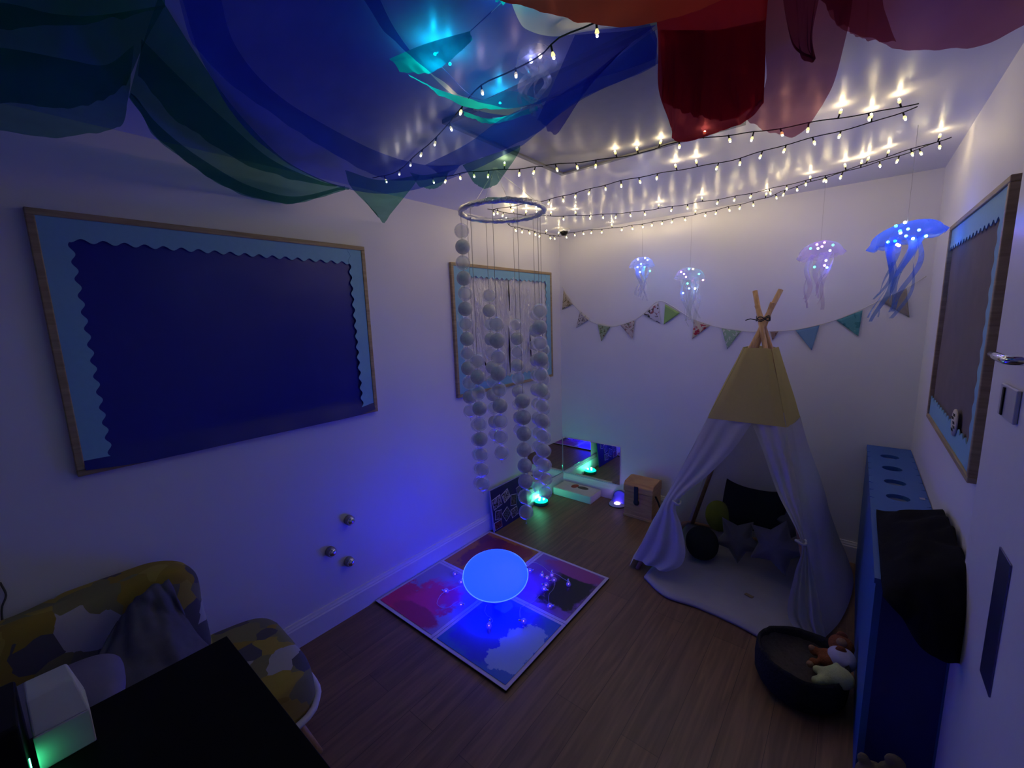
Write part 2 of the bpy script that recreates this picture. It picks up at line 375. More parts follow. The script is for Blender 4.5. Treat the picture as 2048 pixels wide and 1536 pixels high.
tiles = [
 (0, 0, 'pink and lilac liquid-filled floor tile, nearest the skirting board', [(lin('8c7fae')[:3]), (lin('9686b8')[:3])],
    [(.36, .22, .50, .36, .25, lin('cc1860')[:3], 1.6), (.52, .42, .30, .34, .5, lin('e02478')[:3], 1.5), (.60, .10, .36, .14, .3, lin('b01858')[:3], 1.)], 3),
 (0, 1, 'orange and plum liquid-filled floor tile in the far corner of the four', [(lin('b06f2a')[:3]), (lin('a86428')[:3])],
    [(.42, .78, .52, .16, .3, lin('6c1f48')[:3], 2.0), (.25, .45, .13, .36, .35, lin('7c2c44')[:3], 2.2), (.75, .85, .3, .12, .5, lin('8c3434')[:3], 2)], 5),
 (1, 1, 'purple and black liquid-filled floor tile on the right of the four', [(lin('8a5aa8')[:3]), (lin('7d4c9c')[:3])],
    [(.70, .52, .33, .42, .22, lin('16101c')[:3], .9), (.60, .88, .44, .13, .2, lin('9c3f7c')[:3], .8), (.30, .45, .2, .35, .7, lin('8030a0')[:3], 1)], 8),
 (1, 0, 'deep blue liquid-filled floor tile with a pale patch, nearest the camera', [(lin('1c6cc4')[:3]), (lin('1a58ac')[:3])],
    [(.42, .50, .46, .46, .35, lin('1230c4')[:3], 1.2), (.80, .42, .22, .36, .06, lin('8fb0d0')[:3], 1.5), (.26, .86, .1, .1, .3, lin('4a78d8')[:3], 1.5)], 12),
]
for i, j, lab, st, bl, sd in tiles:
    x0, y0 = TX+.5*i, TY+.5*j
    t = thing('sensory_floor_tile', (x0+.25, y0+.25, 0), lab, 'floor tile', 'liquid floor tiles')
    MB().box(x0+.001, x0+.499, y0+.001, y0+.499, 0, .011).build('tile_base', M['blacksolid'], t, bevel=.002)
    e = .02; o = MB().box(x0+.001, x0+.499, y0+.001, y0+.499, .011, .0135).build('tile_border', plain('frosted_tile_edge', (.55, .5, .62), .35), t, bevel=.001)
    MB().box(x0+e, x0+.5-e, y0+e, y0+.5-e, .0135, .0155).build('liquid_panel', tile_mat('liquid_%s' % lab.split()[0], st, bl, sd), t, bevel=.0008)

# ------------------------------------------------------------------ glowing round lamp
lc = at(991, 1148, 2, .165)
view = (CAM-lc).normalized(); nrm = (Vector((0, 0, 1))*1.0+Vector((view.x, view.y, 0))*.30).normalized()
LR = .186
lamp = thing('mood_lamp', (lc.x, lc.y, .016), 'round glowing blue disc lamp standing on the coloured floor tiles', 'lamp')
prof = [(LR*math.sin(a), .042*math.cos(a)) for a in [PI*k/24 for k in range(25)]]
prof = [(max(r, 1e-4), z) for r, z in prof]
MB().lathe(prof, lc, nrm, 64).build('light_disc', emit('blue_glow', (.0012, .006, 1.0), 11, '0a1840'), lamp, smooth=True)
rows = []
q = Vector((0, 0, 1)).rotation_difference(nrm)
MB().tube([lc+q@Vector((LR*1.012*math.cos(t), LR*1.012*math.sin(t), 0)) for t in [2*PI*k/72 for k in range(73)]], .0022, 8, False).build('rim', emit('rim_glow', (.10, .28, 1), .7, '8090c0'), lamp, smooth=True)
rc = lc+q@Vector((LR*math.cos(.9), LR*math.sin(.9), .004))
MB().ball(rc, .006).build('rim_clip', M['chrome'], lamp, smooth=True)
MB().lathe([(.0001, .13), (.026, .13), (.027, .02), (.042, .008), (.044, 0), (.0001, 0)], (lc.x+.01, lc.y-.01, .0157)).build('stand', plain('translucent_white_stand', (.35, .45, .8), .4), lamp, smooth=True)

# string of glass bulbs lying round the lamp
def glassy(name, col, tr=.72, g=.35):
    t = NT(name); a = t.n('ShaderNodeBsdfTransparent', {'Color': lin(col)}); b = t.n('ShaderNodeBsdfGlossy', {'Color': (1, 1, 1, 1), 'Roughness': .05})
    d = t.n('ShaderNodeBsdfDiffuse', {'Color': lin(col)}); fr = t.n('ShaderNodeLayerWeight', {'Blend': g})
    m = t.n('ShaderNodeMixShader', {0: 1-tr, 1: a, 2: d}); m2 = t.n('ShaderNodeMixShader', {0: fr.outputs[1], 1: m, 2: b}); t.set(t.out, 'Surface', m2.outputs[0]); return t.m
MB_glass = glassy('clear_bulb_glass', (.8, .75, .95))
bs = thing('bulb_string', (.95, -1.6, .016), 'string of clear glass bulbs on thin wire lying on the floor tiles', 'string lights')
bulb_px = [(910, 1148, 1), (922, 1164, 0), (892, 1182, 1), (922, 1209, 1), (978, 1251, 1), (1047, 1242, 1), (1060, 1141, 1), (1084, 1150, 0), (1094, 1156, 1), (1088, 1178, 0), (1104, 1150, 1), (1108, 1160, 0), (1100, 1212, 1), (1137, 1168, 1), (1092, 1170, 1)]
gp = []; bulb_me = None
for k, (u, v, up) in enumerate(bulb_px):
    p = at(u, v, 2, .031); gp.append(p)
    prof = [(.0001, -.018), (.009, -.0155), (.0145, -.007), (.0150, .001), (.011, .010), (.006, .016), (.005, .020)]
    ax = Vector((math.cos(k*2.1), math.sin(k*2.1), .5 if up else .1))
    bo = MB().lathe(prof, p, ax, 16).build('glass_bulb', MB_glass, bs, smooth=True)
    q2 = Vector((0, 0, 1)).rotation_difference(ax.normalized())
    MB().lathe([(.0001, .034), (.005, .033), (.0055, .019), (.0001, .018)], p, ax, 12).build('bulb_cap', M['chrome'], bo, smooth=True)
    MB().ball(p, .0028, 8, 6).build('bulb_led', emit('violet_led', (.35, .15, 1), 4), bo, smooth=True)
for ps in ([(1056, 1130), (1072, 1125), (1092, 1138), (1104, 1146), (1120, 1152), (1136, 1164)], [(1104, 1150), (1110, 1170), (1098, 1190), (1098, 1208)], [(1080, 1190), (1064, 1206), (1042, 1215), (1040, 1236)],
           [(930, 1170), (905, 1178), (882, 1190), (874, 1208), (890, 1216), (915, 1204)], [(973, 1210), (970, 1225), (985, 1240), (980, 1248)], [(900, 1144), (908, 1140), (925, 1150)]):
    P = cr([at(u, v, 2, .019) for u, v in ps], 24); MB().tube([p+Vector((0, 0, .003*math.sin(i*.9))) for i, p in enumerate(P)], .0011, 6).build('thin_wire', M['swire'], bs, smooth=True)

# ------------------------------------------------------------------ bubble mobile
RC = Vector((.82, -1.755, 2.10)); RR = .188
mob = thing('bubble_mobile', (RC.x, RC.y, H), 'silver tinsel hoop mobile hung with long strands of clear and pearly balls', 'mobile')
hoop = []
n = 96; rows = []
for k in range(n):
    t = 2*PI*k/n; c = Vector((math.cos(t), math.sin(t), 0)); row = []
    for j in range(12):
        a = 2*PI*j/12; r = .0115*(1+.16*math.sin(k*5.3+j*1.3)+.12*math.sin(k*2.9-j*2))
        row.append(RC+c*RR+(c*math.cos(a)+Vector((0, 0, 1))*math.sin(a))*r)
    rows.append(row)
rows.append(rows[0]); MB().grid(rows, True).build('tinsel_hoop', M['tinsel'], mob, smooth=True)
hk = at(990, 338, 2, H-.003)
for t in (.4, 1.9, 3.4, 5.0):
    MB().tube([RC+Vector((math.cos(t), math.sin(t), 0))*RR, Vector((hk.x, hk.y, H-.004))], .0009, 5).build('hanger_string', M['cord'], mob)
MB().lathe([(.0001, -.012), (.012, -.01), (.014, 0)], (hk.x, hk.y, H), n=16).build('ceiling_hook', M['white'], mob, smooth=True)
ball_c = glassy('clear_ball_plastic', (.97, .97, .99), .72, .12)
ball_p = NT('pearly_ball'); 
_g = ball_p.n('ShaderNodeTexNoise', {'Vector': ball_p.coord(kind='Generated'), 'Scale': 6, 'Detail': 6})
_d = ball_p.n('ShaderNodeBsdfDiffuse', {'Color': ball_p.ramp(_g.outputs[0], [(.3, (.70, .70, .69)), (.7, (.92, .91, .88))]).outputs[0]})
_t = ball_p.n('ShaderNodeBsdfTranslucent', {'Color': (.9, .9, .88, 1)}); _m = ball_p.n('ShaderNodeMixShader', {0: .2, 1: _d, 2: _t})
_a = ball_p.n('ShaderNodeBsdfTransparent'); _lw = ball_p.n('ShaderNodeLayerWeight', {'Blend': .35}); _mr = ball_p.n('ShaderNodeMapRange', {0: _lw.outputs[1], 1: .0, 2: 1, 3: .06, 4: .5})
_m2 = ball_p.n('ShaderNodeMixShader', {0: _mr.outputs[0], 1: _m, 2: _a}); _gl = ball_p.n('ShaderNodeBsdfGlossy', {'Roughness': .15}); _m3 = ball_p.n('ShaderNodeMixShader', {0: .10, 1: _m2, 2: _gl})
ball_p.set(ball_p.out, 'Surface', _m3.outputs[0]); ball_p = ball_p.m
BR = .0335
me_c = MB().ball((0, 0, 0), BR, 24, 14).mesh('ball', ball_c); me_p = MB().ball((0, 0, 0), BR, 24, 14).mesh('ball', ball_p)
# strands: (pixel x where the string leaves the hoop, front or back of hoop, first ball y px, last ball y px, pearly share)
strands = [(916, 'f', 462, 822, .5), (940, 'f', 722, 968, .35), (934, 'b', 850, 965, 0), (972, 'b', 592, 870, .55), (984, 'f', 648, 905, .35),
           (1034, 'f', 802, 1024, .75), (1026, 'b', 650, 860, .6), (1066, 'b', 630, 975, .35), (1074, 'f', 622, 930, .6), (1080, 'b', 700, 985, .15)]
nball = 0
for si, (u, side, v0, v1, pe) in enumerate(strands):
    best = None
    for k in range(720):
        t = 2*PI*k/720; p = RC+Vector((math.cos(t), math.sin(t), 0))*RR
        d = p-CAM; px = 1024+FPX*d.dot(_R)/d.dot(_F)
        rel = (p-RC).dot(Vector((view.x, view.y, 0))) ; ok = rel > -.02 if side == 'f' else rel < .02
        if ok and (best is None or abs(px-u) < best[0]): best = (abs(px-u), p)
    p = best[1]
    def zof(v):
        lo, hi = 0.0, 2.3
        for _ in range(40):
            m = (lo+hi)/2; d = Vector((p.x, p.y, m))-CAM; y = 768-FPX*d.dot(_U)/d.dot(_F)
            if y > v: lo = m
            else: hi = m
        return lo
    za, zb = zof(v0), zof(v1); nb = max(3, min(13, int(round((za-zb)/.0705))+1))
    st = MB().tube([(p.x, p.y, RC.z), (p.x, p.y, (za+zb)/2), (p.x, p.y, zb-.05)], .0011, 5).build('strand_string', M['thread'], mob)
    MB_k = MB().ball((p.x, p.y, zb-.055), .004, 8, 6)
    if si == 5: MB_k.build('end_bead', M['cord'], st, smooth=True)
    for k in range(nb):
        if nball >= 100: break
        pearly = (k % 2 == 1 and pe >= .35) if pe < .7 else k < nb-2
        if pe in (.35,) and k > nb*.6: pearly = False
        o = bpy.data.objects.new('ball', me_p if pearly else me_c); COL.objects.link(o); o.parent = st
        o.location = (p.x+.002*math.sin(k*2+si), p.y, za+(zb-za)*k/(nb-1)); nball += 1
        o.rotation_euler = (k, si, k*si)
for o in mob.children:
    for c_ in o.children: c_.matrix_parent_inverse = Matrix()

# ------------------------------------------------------------------ fairy lights
bulb_mat = emit('warm_led', (1.0, .79, .42), 185, 'fff0c0')
_bs = MB().lathe([(.0001, -.0110), (.0040, -.0105), (.0052, -.008), (.0048, -.005), (.0030, -.001), (.0022, .001), (.0001, .001)], n=10)
_nf = len(_bs.f); _bs.ball((0, 0, -.0135), .0029, 8, 6)
bulb_me = _bs.mesh('bulb', emit('warm_bulb_glass', (1.0, .80, .24), .95, 'fff0c0')); bulb_me.materials.append(bulb_mat)
for _i, _p in enumerate(bulb_me.polygons): _p.material_index = 0 if _i < _nf else 1
def fairy(label, px, z, step, flip=3, cx=None):
    P = []
    for q in px:
        zz = q[2] if len(q) > 2 else z
        p = at(q[0], q[1], 2, zz); p.x = min(max(p.x, .02), W-.02); p.y = min(p.y, -.02); P.append(p)
    L = sum((b-a).length for a, b in zip(P, P[1:])); n = max(8, int(L/step)); C = cr(P, n*4+1)
    t = thing('fairy_light_string', C[0], label, 'string lights', 'warm fairy lights under the ceiling')
    mb = MB(); mb.tube([p+Vector((0, 0, .002*math.sin(i*.7))) for i, p in enumerate(C)], .0019, 6)
    spots = []
    for k in range(n):
        p = C[k*4+2]; up = (rnd.random() < .22); a = rnd.uniform(0, 2*PI); d = Vector((math.cos(a)*.35, math.sin(a)*.35, 1 if up else -1)).normalized()
        e = p+d*.014
        if e.z > H-.021: d.z = -abs(d.z); e = p+d*.014
        mb.tube([p, e], .0028, 6); spots.append((e, d))
    mb.build('black_wire', M['wire'], t, smooth=True)
    for e, d in spots:
        o = bpy.data.objects.new('bulb', bulb_me); COL.objects.link(o); o.parent = t
        o.matrix_parent_inverse = Matrix.Translation(t.location).inverted()
        o.rotation_mode = 'QUATERNION'; o.location = e; o.rotation_quaternion = Vector((0, 0, -1)).rotation_difference(d)
    return t
ZL = H-.045
fairy('fairy light string along the dark ceiling hatch edge, beneath the red scarf', [(1091, 331), (1212, 318), (1300, 302), (1347, 285), (1484, 267), (1530, 262), (1600, 249), (1690, 234), (1787, 218), (1838, 206)], ZL, .085)
fairy('fairy light string second from the hatch, starting inside the silver hoop', [(983, 420), (1049, 408), (1089, 401), (1168, 381), (1250, 360), (1363, 339), (1460, 321), (1562, 292), (1698, 257), (1780, 234), (1835, 212)], ZL, .088)
fairy('fairy light string third from the hatch, crossing behind the hoop', [(975, 418), (1043, 430), (1092, 432), (1161, 431), (1267, 424), (1395, 405), (1484, 390), (1581, 368), (1682, 343), (1791, 308), (1885, 280), (1903, 274)], ZL, .086)
fairy('fairy light string nearest the back wall, running past the dome camera', [(1010, 440, 2.26), (1022, 452, 2.25), (1050, 458, 2.25), (1090, 468, 2.25), (1119, 472, 2.27), (1140, 466, 2.285), (1180, 460, ZL), (1243, 454, ZL), (1375, 432, ZL), (1460, 413, ZL), (1530, 396, ZL), (1577, 378, ZL), (1640, 358, ZL), (1760, 323, ZL), (1826, 302, ZL), (1900, 275, ZL)], ZL, .075)
fairy('fairy light string above the green and blue scarves', [(745, 356), (790, 345), (850, 294), (885, 262), (922, 215), (962, 172), (1013, 145), (1080, 112), (1118, 77), (1190, 44), (1240, 10)], H-.03, .13)
fairy('short fairy light string beside the green scarf tips', [(1086, 333), (1030, 338), (947, 343), (893, 352), (850, 356)], ZL, .12)

# dome camera in the corner
cp = at(1128, 464, 2, H-.02); cp.x = max(cp.x, .06); cp.y = min(cp.y, -.05)
t = thing('dome_camera', (cp.x, cp.y, H), 'small black dome camera on a white base in the ceiling corner', 'camera')
MB().lathe([(.0001, 0), (.05, 0), (.05, -.012), (.043, -.018), (.0001, -.018)], (cp.x, cp.y, H)).build('camera_base', M['white'], t, smooth=True)
MB().lathe([(.033*math.cos(a)+.0001, -.018-.032*math.sin(a)) for a in [PI/2*k/8 for k in range(9)]], (cp.x, cp.y, H)).build('camera_dome', plain('smoked_dome', (.005, .005, .006), .08), t, smooth=True)

# ------------------------------------------------------------------ jellyfish lanterns
led_mats = {k: emit('led_'+k, c, s) for k, c, s in (('white', (.7, .8, 1), 22), ('blue', (.03, .14, 1), 60), ('cyan', (.02, .6, .9), 28), ('green', (.02, .9, .45), 18), ('pink', (1, .3, .7), 12), ('violet', (.30, .08, 1), 55), ('yellow', (1, .8, .3), 16))}
led_me = {k: MB().ball((0, 0, 0), .0055, 10, 8).mesh('led', m) for k, m in led_mats.items()}
def jelly(u, v, y, r, h, leds, label, film, tlen, squash=1, tilt=0, ntent=7, seed=1, tshift=0, bellh=.62):
    c = at(u, v, 1, y); t = thing('jellyfish_lantern', (c.x, c.y, H), label, 'lantern', 'jellyfish lanterns on threads')
    rr = random.Random(seed); rows = []; rot = Matrix.Rotation(tilt, 3, 'Y')
    prof = [(math.sin(a)*r, bellh*r*math.cos(a)) for a in [PI/2*k/10 for k in range(1, 11)]]+[(r*1.06, -.10*r), (r*1.12, -.22*r), (r*1.05, -.30*r)]
    for i, (pr_, pz) in enumerate(prof):
        row = []
        for k in range(40):
            a = 2*PI*k/40; f = 1+(.02+.05*max(0, (i-6)/6))*math.sin(a*7+seed)+.03*noise.noise(Vector((math.cos(a)*2, math.sin(a)*2, seed+i*.3)))
            dz = .06*r*max(0, (i-8)/4)*math.sin(a*9+seed)
            row.append(c+rot@Vector((pr_*f*math.cos(a)*squash, pr_*f*math.sin(a), pz+dz)))
        rows.append(row)
    MB().grid(rows, True).build('bell', film, t, smooth=True)
    MB().tube([c+Vector((0, 0, bellh*r)), Vector((c.x, c.y, H-.002))], .0006, 5).build('hanging_thread', M['thread'], t)
    for k in range(ntent):
        a = 2*PI*k/ntent+rr.random(); x0 = math.cos(a)*r*.5*squash; y0 = math.sin(a)*r*.5; L = tlen*rr.uniform(.75, 1.05); ph = rr.uniform(0, 6); wd = rr.uniform(.010, .02)
        ra, rb = [], []
        for i in range(26):
            s = i/25; d = Vector((math.cos(a+1.4+s*1.5), math.sin(a+1.4+s*1.5), 0))*wd*(1-.5*s)
            q = c+Vector((x0*(1-.25*s)+.014*math.sin(s*7+ph)+tshift*s*s, y0*(1-.2*s)+.012*math.cos(s*6+ph), -.05*r-L*s)); ra.append(q-d); rb.append(q+d)
        MB().grid([ra, rb]).build('tentacle', film, t, smooth=True)
    for (du, dv, k) in leds:
        p = at(u+du, v+dv, 1, y-r*.15*rr.random())
        o = bpy.data.objects.new('led', led_me[k]); COL.objects.link(o); o.parent = t; o.matrix_parent_inverse = Matrix.Translation(t.location).inverted(); o.location = p
    return t
film1 = sheer('lilac_film', (.62, .62, .85), .66, (.86, .86, .97), gloss=.12); film2 = sheer('clear_film', (.72, .75, .74), .68, (.88, .9, .9), gloss=.15)
film3 = sheer('pink_film', (.68, .55, .82), .70, (.88, .82, .93), gloss=.12); film4 = sheer('blue_film', (.20, .36, .9), .64, (.5, .62, .95), gloss=.1)
jelly(1284, 528, -.25, .078, 1, [(-8, -9, 'white'), (6, -12, 'white'), (-9, 6, 'white'), (5, 6, 'cyan'), (16, 14, 'green'), (-4, 16, 'blue'), (11, -8, 'blue'), (-2, 0, 'blue')], 'leftmost jellyfish lantern, smallest, glowing soft blue in front of the back wall', film1, .25, 1, 0, 7, 2)
jelly(1380, 552, -.3, .088, 1, [(-18, -8, 'violet'), (-12, -4, 'violet'), (-8, 2, 'pink'), (6, -14, 'yellow'), (-2, -14, 'cyan'), (18, -4, 'cyan'), (26, 8, 'pink'), (-5, 15, 'green'), (-2, 25, 'blue'), (10, 25, 'white'), (-14, 34, 'blue')], 'jellyfish lantern with multicoloured lights and clear film tentacles above the rose flag', film2, .35, 1, .12, 7, 5, .03)
jelly(1640, 505, -.3, .098, 1, [(9, -20, 'pink'), (26, -15, 'green'), (-19, -8, 'green'), (-4, -8, 'white'), (20, -4, 'white'), (12, 16, 'white'), (-11, 29, 'green'), (14, 30, 'blue'), (9, 26, 'violet'), (-6, -16, 'violet'), (4, -12, 'violet')], 'jellyfish lantern glowing violet above the right side of the tent', film3, .30, 1, -.1, 7, 8, -.02)
jelly(1812, 472, -.85, .088, 1, [(-2, -27, 'white'), (-20, -20, 'cyan'), (-12, -10, 'cyan'), (-11, -6, 'white'), (-22, 10, 'cyan'), (14, 5, 'white'), (40, 0, 'blue'), (-18, 17, 'violet'), (-14, 19, 'pink'), (4, -14, 'blue'), (26, -12, 'blue'), (-36, 12, 'blue'), (0, 0, 'blue')], 'rightmost jellyfish lantern, largest and bright blue beside the grey-brown board', film4, .33, 1.25, -.22, 8, 11, -.05)
# the fifth hangs above the blue silk
jelly(1072, 118, -2.25, .05, 1, [(8, -6, 'yellow'), (-10, 4, 'white')], 'jellyfish lantern half hidden above the blue silk scarves', film2, .13, 1, 0, 6, 21, -.02)

tq = thing('jellyfish_lantern', at(905, 130, 2, 2.29), 'added turquoise LEDs on a wire, lighting the turquoise silk scarf', 'lantern')  # invented LEDs, added to light the turquoise silk; no jellyfish here
tqm = emit('added_turquoise_led', (.0, .75, .68), 620)
tqme = MB().ball((0, 0, 0), .0028, 10, 8).mesh('led', tqm)
for (u, v) in ((870, 108), (900, 128), (1000, 206), (1015, -6)):
    p = at(u, v, 2, 2.298); o = bpy.data.objects.new('led', tqme); COL.objects.link(o); o.parent = tq; o.matrix_parent_inverse = Matrix.Translation(tq.location).inverted(); o.location = p
MB().tube(cr([at(u, v, 2, 2.302) for u, v in ((1015, -6), (915, 84), (860, 110), (830, 104), (880, 132), (950, 196), (1015, 196), (1045, 206), (1030, 232), (985, 236))], 60), .0012, 5).build('thin_wire', M['swire'], tq, smooth=True)

# ------------------------------------------------------------------ bunting
bt = thing('bunting', (1.2, -.012, 1.5), 'fabric bunting of small patterned triangular flags strung across the back wall', 'bunting')
Q = lambda x, y: (1080+x/2.4976, 420+y/2.4976)
cordp = [(112, 383), (140, 440), (165, 470), (230, 540), (280, 568), (350, 582), (400, 575), (470, 550), (520, 517), (570, 468), (605, 455), (650, 475), (720, 520), (760, 543), (850, 575), (910, 590), (1000, 603), (1060, 608), (1180, 605), (1280, 598), (1400, 572), (1490, 545), (1600, 500), (1700, 450), (1840, 385), (1930, 330)]
C = cr([at(*Q(*q), 1, -.012) for q in cordp], 120); MB().tube(C, .0028, 6).build('cord', M['cord'], bt, smooth=True)
def flag_mat(i, base, spots=None, sc=60, thr=.55):
    t = NT('flag_fabric_%s' % ['a', 'b', 'c', 'd', 'e', 'f', 'g', 'h', 'i', 'j', 'k', 'l'][i])
    if spots:
        v = t.n('ShaderNodeTexNoise', {'Vector': t.coord(loc=(i*3.1, 0, i)), 'Scale': sc, 'Detail': 2, 'Distortion': .8})
        n2 = t.n('ShaderNodeTexNoise', {'Vector': t.coord(loc=(i, 2, 0)), 'Scale': sc*.7, 'Detail': 1})
        c2 = t.ramp(n2.outputs[0], [(.45, spots[0]), (.55, spots[1])])
        m = t.n('ShaderNodeMapRange', {0: v.outputs[0], 1: thr-.03*(i == 6), 2: thr+.03}); t.set(t.p, 'Base Color', t.mix(m.outputs[0], lin(base)[:3], c2))
    else: t.p.inputs['Base Color'].default_value = lin(base)
    t.p.inputs['Roughness'].default_value = .9; return t.m
flags = [((118, 400), (165, 470), (112, 497), 'b8ad94', ('8e7a58', '6b6446'), 50), ((200, 505), (248, 545), (182, 588), 'bdb6b6', ('4f4a52', '6f6a60'), 70), ((288, 568), (352, 582), (307, 655), '97a888', ('6d4e42', '5c7848'), 60),
         ((402, 575), (473, 553), (462, 645), 'b9afae', ('6a6a58', '8a5a60'), 65), ((518, 522), (590, 463), (603, 570), 'c3bcc8', ('44423c', '8d4a58'), 45), ((625, 470), (700, 515), (618, 572), '87a860', None, 0),
         ((768, 545), (850, 575), (760, 645), 'c0b49c', ('a01838', 'a01838'), 34), ((908, 590), (1005, 605), (935, 695), '8fae8c', ('c4c8bc', 'b4bcae'), 50), ((1150, 608), (1192, 606), (1162, 652), '9a7e6a', ('6a5040', 'a89080'), 50),
         ((1275, 600), (1398, 572), (1357, 700), '6f96b8', None, 0), ((1480, 550), (1612, 500), (1590, 630), '4f8f98', ('32747e', '78a8a8'), 30), ((1700, 455), (1830, 388), (1845, 537), '8d8680', None, 0)]
flab = ['beige', 'black floral', 'green floral', 'small grey floral', 'white rose print', 'plain lime green', 'red rose print', 'green and white print', 'brown print', 'plain light blue', 'teal print', 'plain grey']
for i, (a, b, c, base, sp, sc) in enumerate(flags):
    A, B, Cc = (at(*Q(*q), 1, -.010) for q in (a, b, c)); rows = []
    for k in range(9):
        s = k/8; row = []
        for j in range(9):
            t_ = j/8; p = A.lerp(B, t_).lerp(Cc, s*.995); row.append(p+Vector((0, -.004*math.sin(t_*4+i)*s-.002, 0)))
        rows.append(row)
    tag(MB().grid(rows).build('flag', flag_mat(i, base, sp, sc), bt, smooth=True, solid=.0012), flab[i]+' flag')

# ------------------------------------------------------------------ play tent
AP = Vector((1.682, -.5, 1.565)); 
FL, FR, BL, BRt = Vector((1.085, -.895, 0)), Vector((2.085, -.90, 0)), Vector((1.20, -.07, 0)), Vector((2.15, -.07, 0))
tent = thing('play_tent', (1.65, -.5, 0), 'white teepee play tent with a pale yellow top against the back wall', 'tent')
def beyond(p, off): d = (AP+off-p); return AP+off+d*(.168/d.z*1.0) if d.z else AP
offs = {0: Vector((.012, -.012, 0)), 1: Vector((-.012, -.018, 0)), 2: Vector((.014, .016, 0)), 3: Vector((-.010, .014, 0))}
ends = [(FL, offs[0], 1.73), (FR, offs[1], 1.73), (BL, offs[2], 1.66), (BRt, offs[3], 1.65)]
for p, of, zt in ends:
    p = p+(Vector((1.65, -.5, 0))-p)*.055; d = (AP+of-p); e = p+d*(zt/d.z); MB().tube([p, p.lerp(e, .5), e], .0135, 14).build('pole', M['pole'], tent, smooth=True)
tie = MB()
tie.tube([AP+Vector((.034*math.cos(t), .034*math.sin(t), .012*math.sin(t*2.5)+.004*t/6)) for t in [k*.35 for k in range(54)]], .003, 6)
tie.tube([AP+Vector((-.03, -.02, 0)), AP+Vector((-.06, -.03, .008)), AP+Vector((-.085, -.03, .0))], .003, 6)
tie.build('rope_tie', M['strap'], tent, smooth=True)
zt = 1.405; zy = at_plane(1505, 846, FL, (FR-FL).cross(AP-FL).normalized()).z+.004
def edge(P, z):
    dg = (P-Vector((1.65, -.5, 0))); dg.z = 0; return P.lerp(AP, z/AP.z)+dg.normalized()*.019
def wobble(p, k, amp): return amp*(noise.noise(Vector((p.x*7, p.z*2.2, k)))+.5*noise.noise(Vector((p.x*17, p.z*5, k+4))))
def panel(name, P, Q_, nrm, z0, z1, mat, amp=.018, nu=30, nv=36, hole=None, out=0, k=0):
    rows = []; n = Vector(nrm).normalized()
    for i in range(nv+1):
        z = z0+(z1-z0)*i/nv; a, b = edge(P, z), edge(Q_, z); row = []
        for j in range(nu+1):
            u = j/nu; p = a.lerp(b, u); f = 4*u*(1-u)
            row.append(p+n*(.014*min(1, f*2)+wobble(p, k, amp)*f+out*f*(1-z/1.5)**2))
        rows.append(row)
    mb = MB().grid(rows)
    if hole:
        u0, u1, w0, w1 = hole
        mb.f = [f for idx, f in enumerate(mb.f) if not (u0 <= (idx % nu)/nu < u1 and w0 <= (idx//nu)/nv < w1)]
    return mb
nL, nR, nB, nF = Vector((-1, .1, .37)), Vector((1, .1, .3)), Vector((0, 1, .3)), Vector((0, -1, .26))
for (P, Q_, n, k, hole) in ((BL, FL, nL, 1, (.28, .72, .34, .58)), (FR, BRt, nR, 2, None), (BRt, BL, nB, 3, None)):
    o = panel('canvas', P, Q_, n, .012 if k != 2 else .02, zy, M['canvas'], hole=hole, out=.05 if k != 3 else 0, amp=.02, k=k).build('canvas_side', M['canvas'], tent, smooth=True)
    if hole:
        st = MB(); zz = .012+(zy-.012)*.46
        for uu in (.45, .55): st.tube([edge(P, .36).lerp(edge(Q_, .36), uu)+n.normalized()*.02, edge(P, .62).lerp(edge(Q_, .62), uu)+n.normalized()*.02], .006, 6)
        st.tube([edge(P, zz).lerp(edge(Q_, zz), .26)+n.normalized()*.02, edge(P, zz).lerp(edge(Q_, zz), .74)+n.normalized()*.02], .006, 6)
        st.build('window_strap', M['canvas'], o, smooth=True)
yt = MB()
for (P, Q_, n, k) in ((FL, FR, nF, 5), (BL, FL, nL, 1), (FR, BRt, nR, 2), (BRt, BL, nB, 3)):
    m_ = panel('y', P, Q_, n, zy-.004, zt, None, amp=.008, k=k, nv=16); yt.add([Vector(v)+n.normalized()*.003 for v in m_.v], m_.f)
yt.build('yellow_top', M['yellow'], tent, smooth=True)
# front: two flaps tied back
fp, fn = FL, (FR-FL).cross(AP-FL).normalized()
if fn.y > 0: fn = -fn
def flap(Pb, curve, sgn, k):
    cp_ = [at_plane(u, v, fp, fn) for u, v in curve]; E = cr(cp_, 60); zt_ = E[0].z
    rows = []
    for i, e in enumerate(E):
        z = max(min(e.z, zy), .012); a = edge(Pb, z); row = []; tie_z = cp_[3].z
        g = math.exp(-((e.z-tie_z)/.16)**2); low = max(0, min(1, (tie_z-e.z)/.25))
        for j in range(31):
            u = j/30; p = a.lerp(e, u); w_ = (a-e).length
            fold = .010*math.sin(u*PI*5+k)*(.5+low*.9)*min(1, u*4)+wobble(p, k, .014)*(1-g)
            row.append(p+fn*(.016*min(1, u*5)+fold+.035*g*u+low*.05*u*u))
        rows.append(row)
    return MB().grid(rows)
lf = [(1505, 846), (1468, 898), (1420, 948), (1359, 1003), (1368, 1050), (1376, 1100), (1366, 1128), (1338, 1140)]
rf = [(1505, 846), (1528, 905), (1556, 985), (1604, 1080), (1592, 1140), (1578, 1215), (1600, 1255), (1638, 1282)]
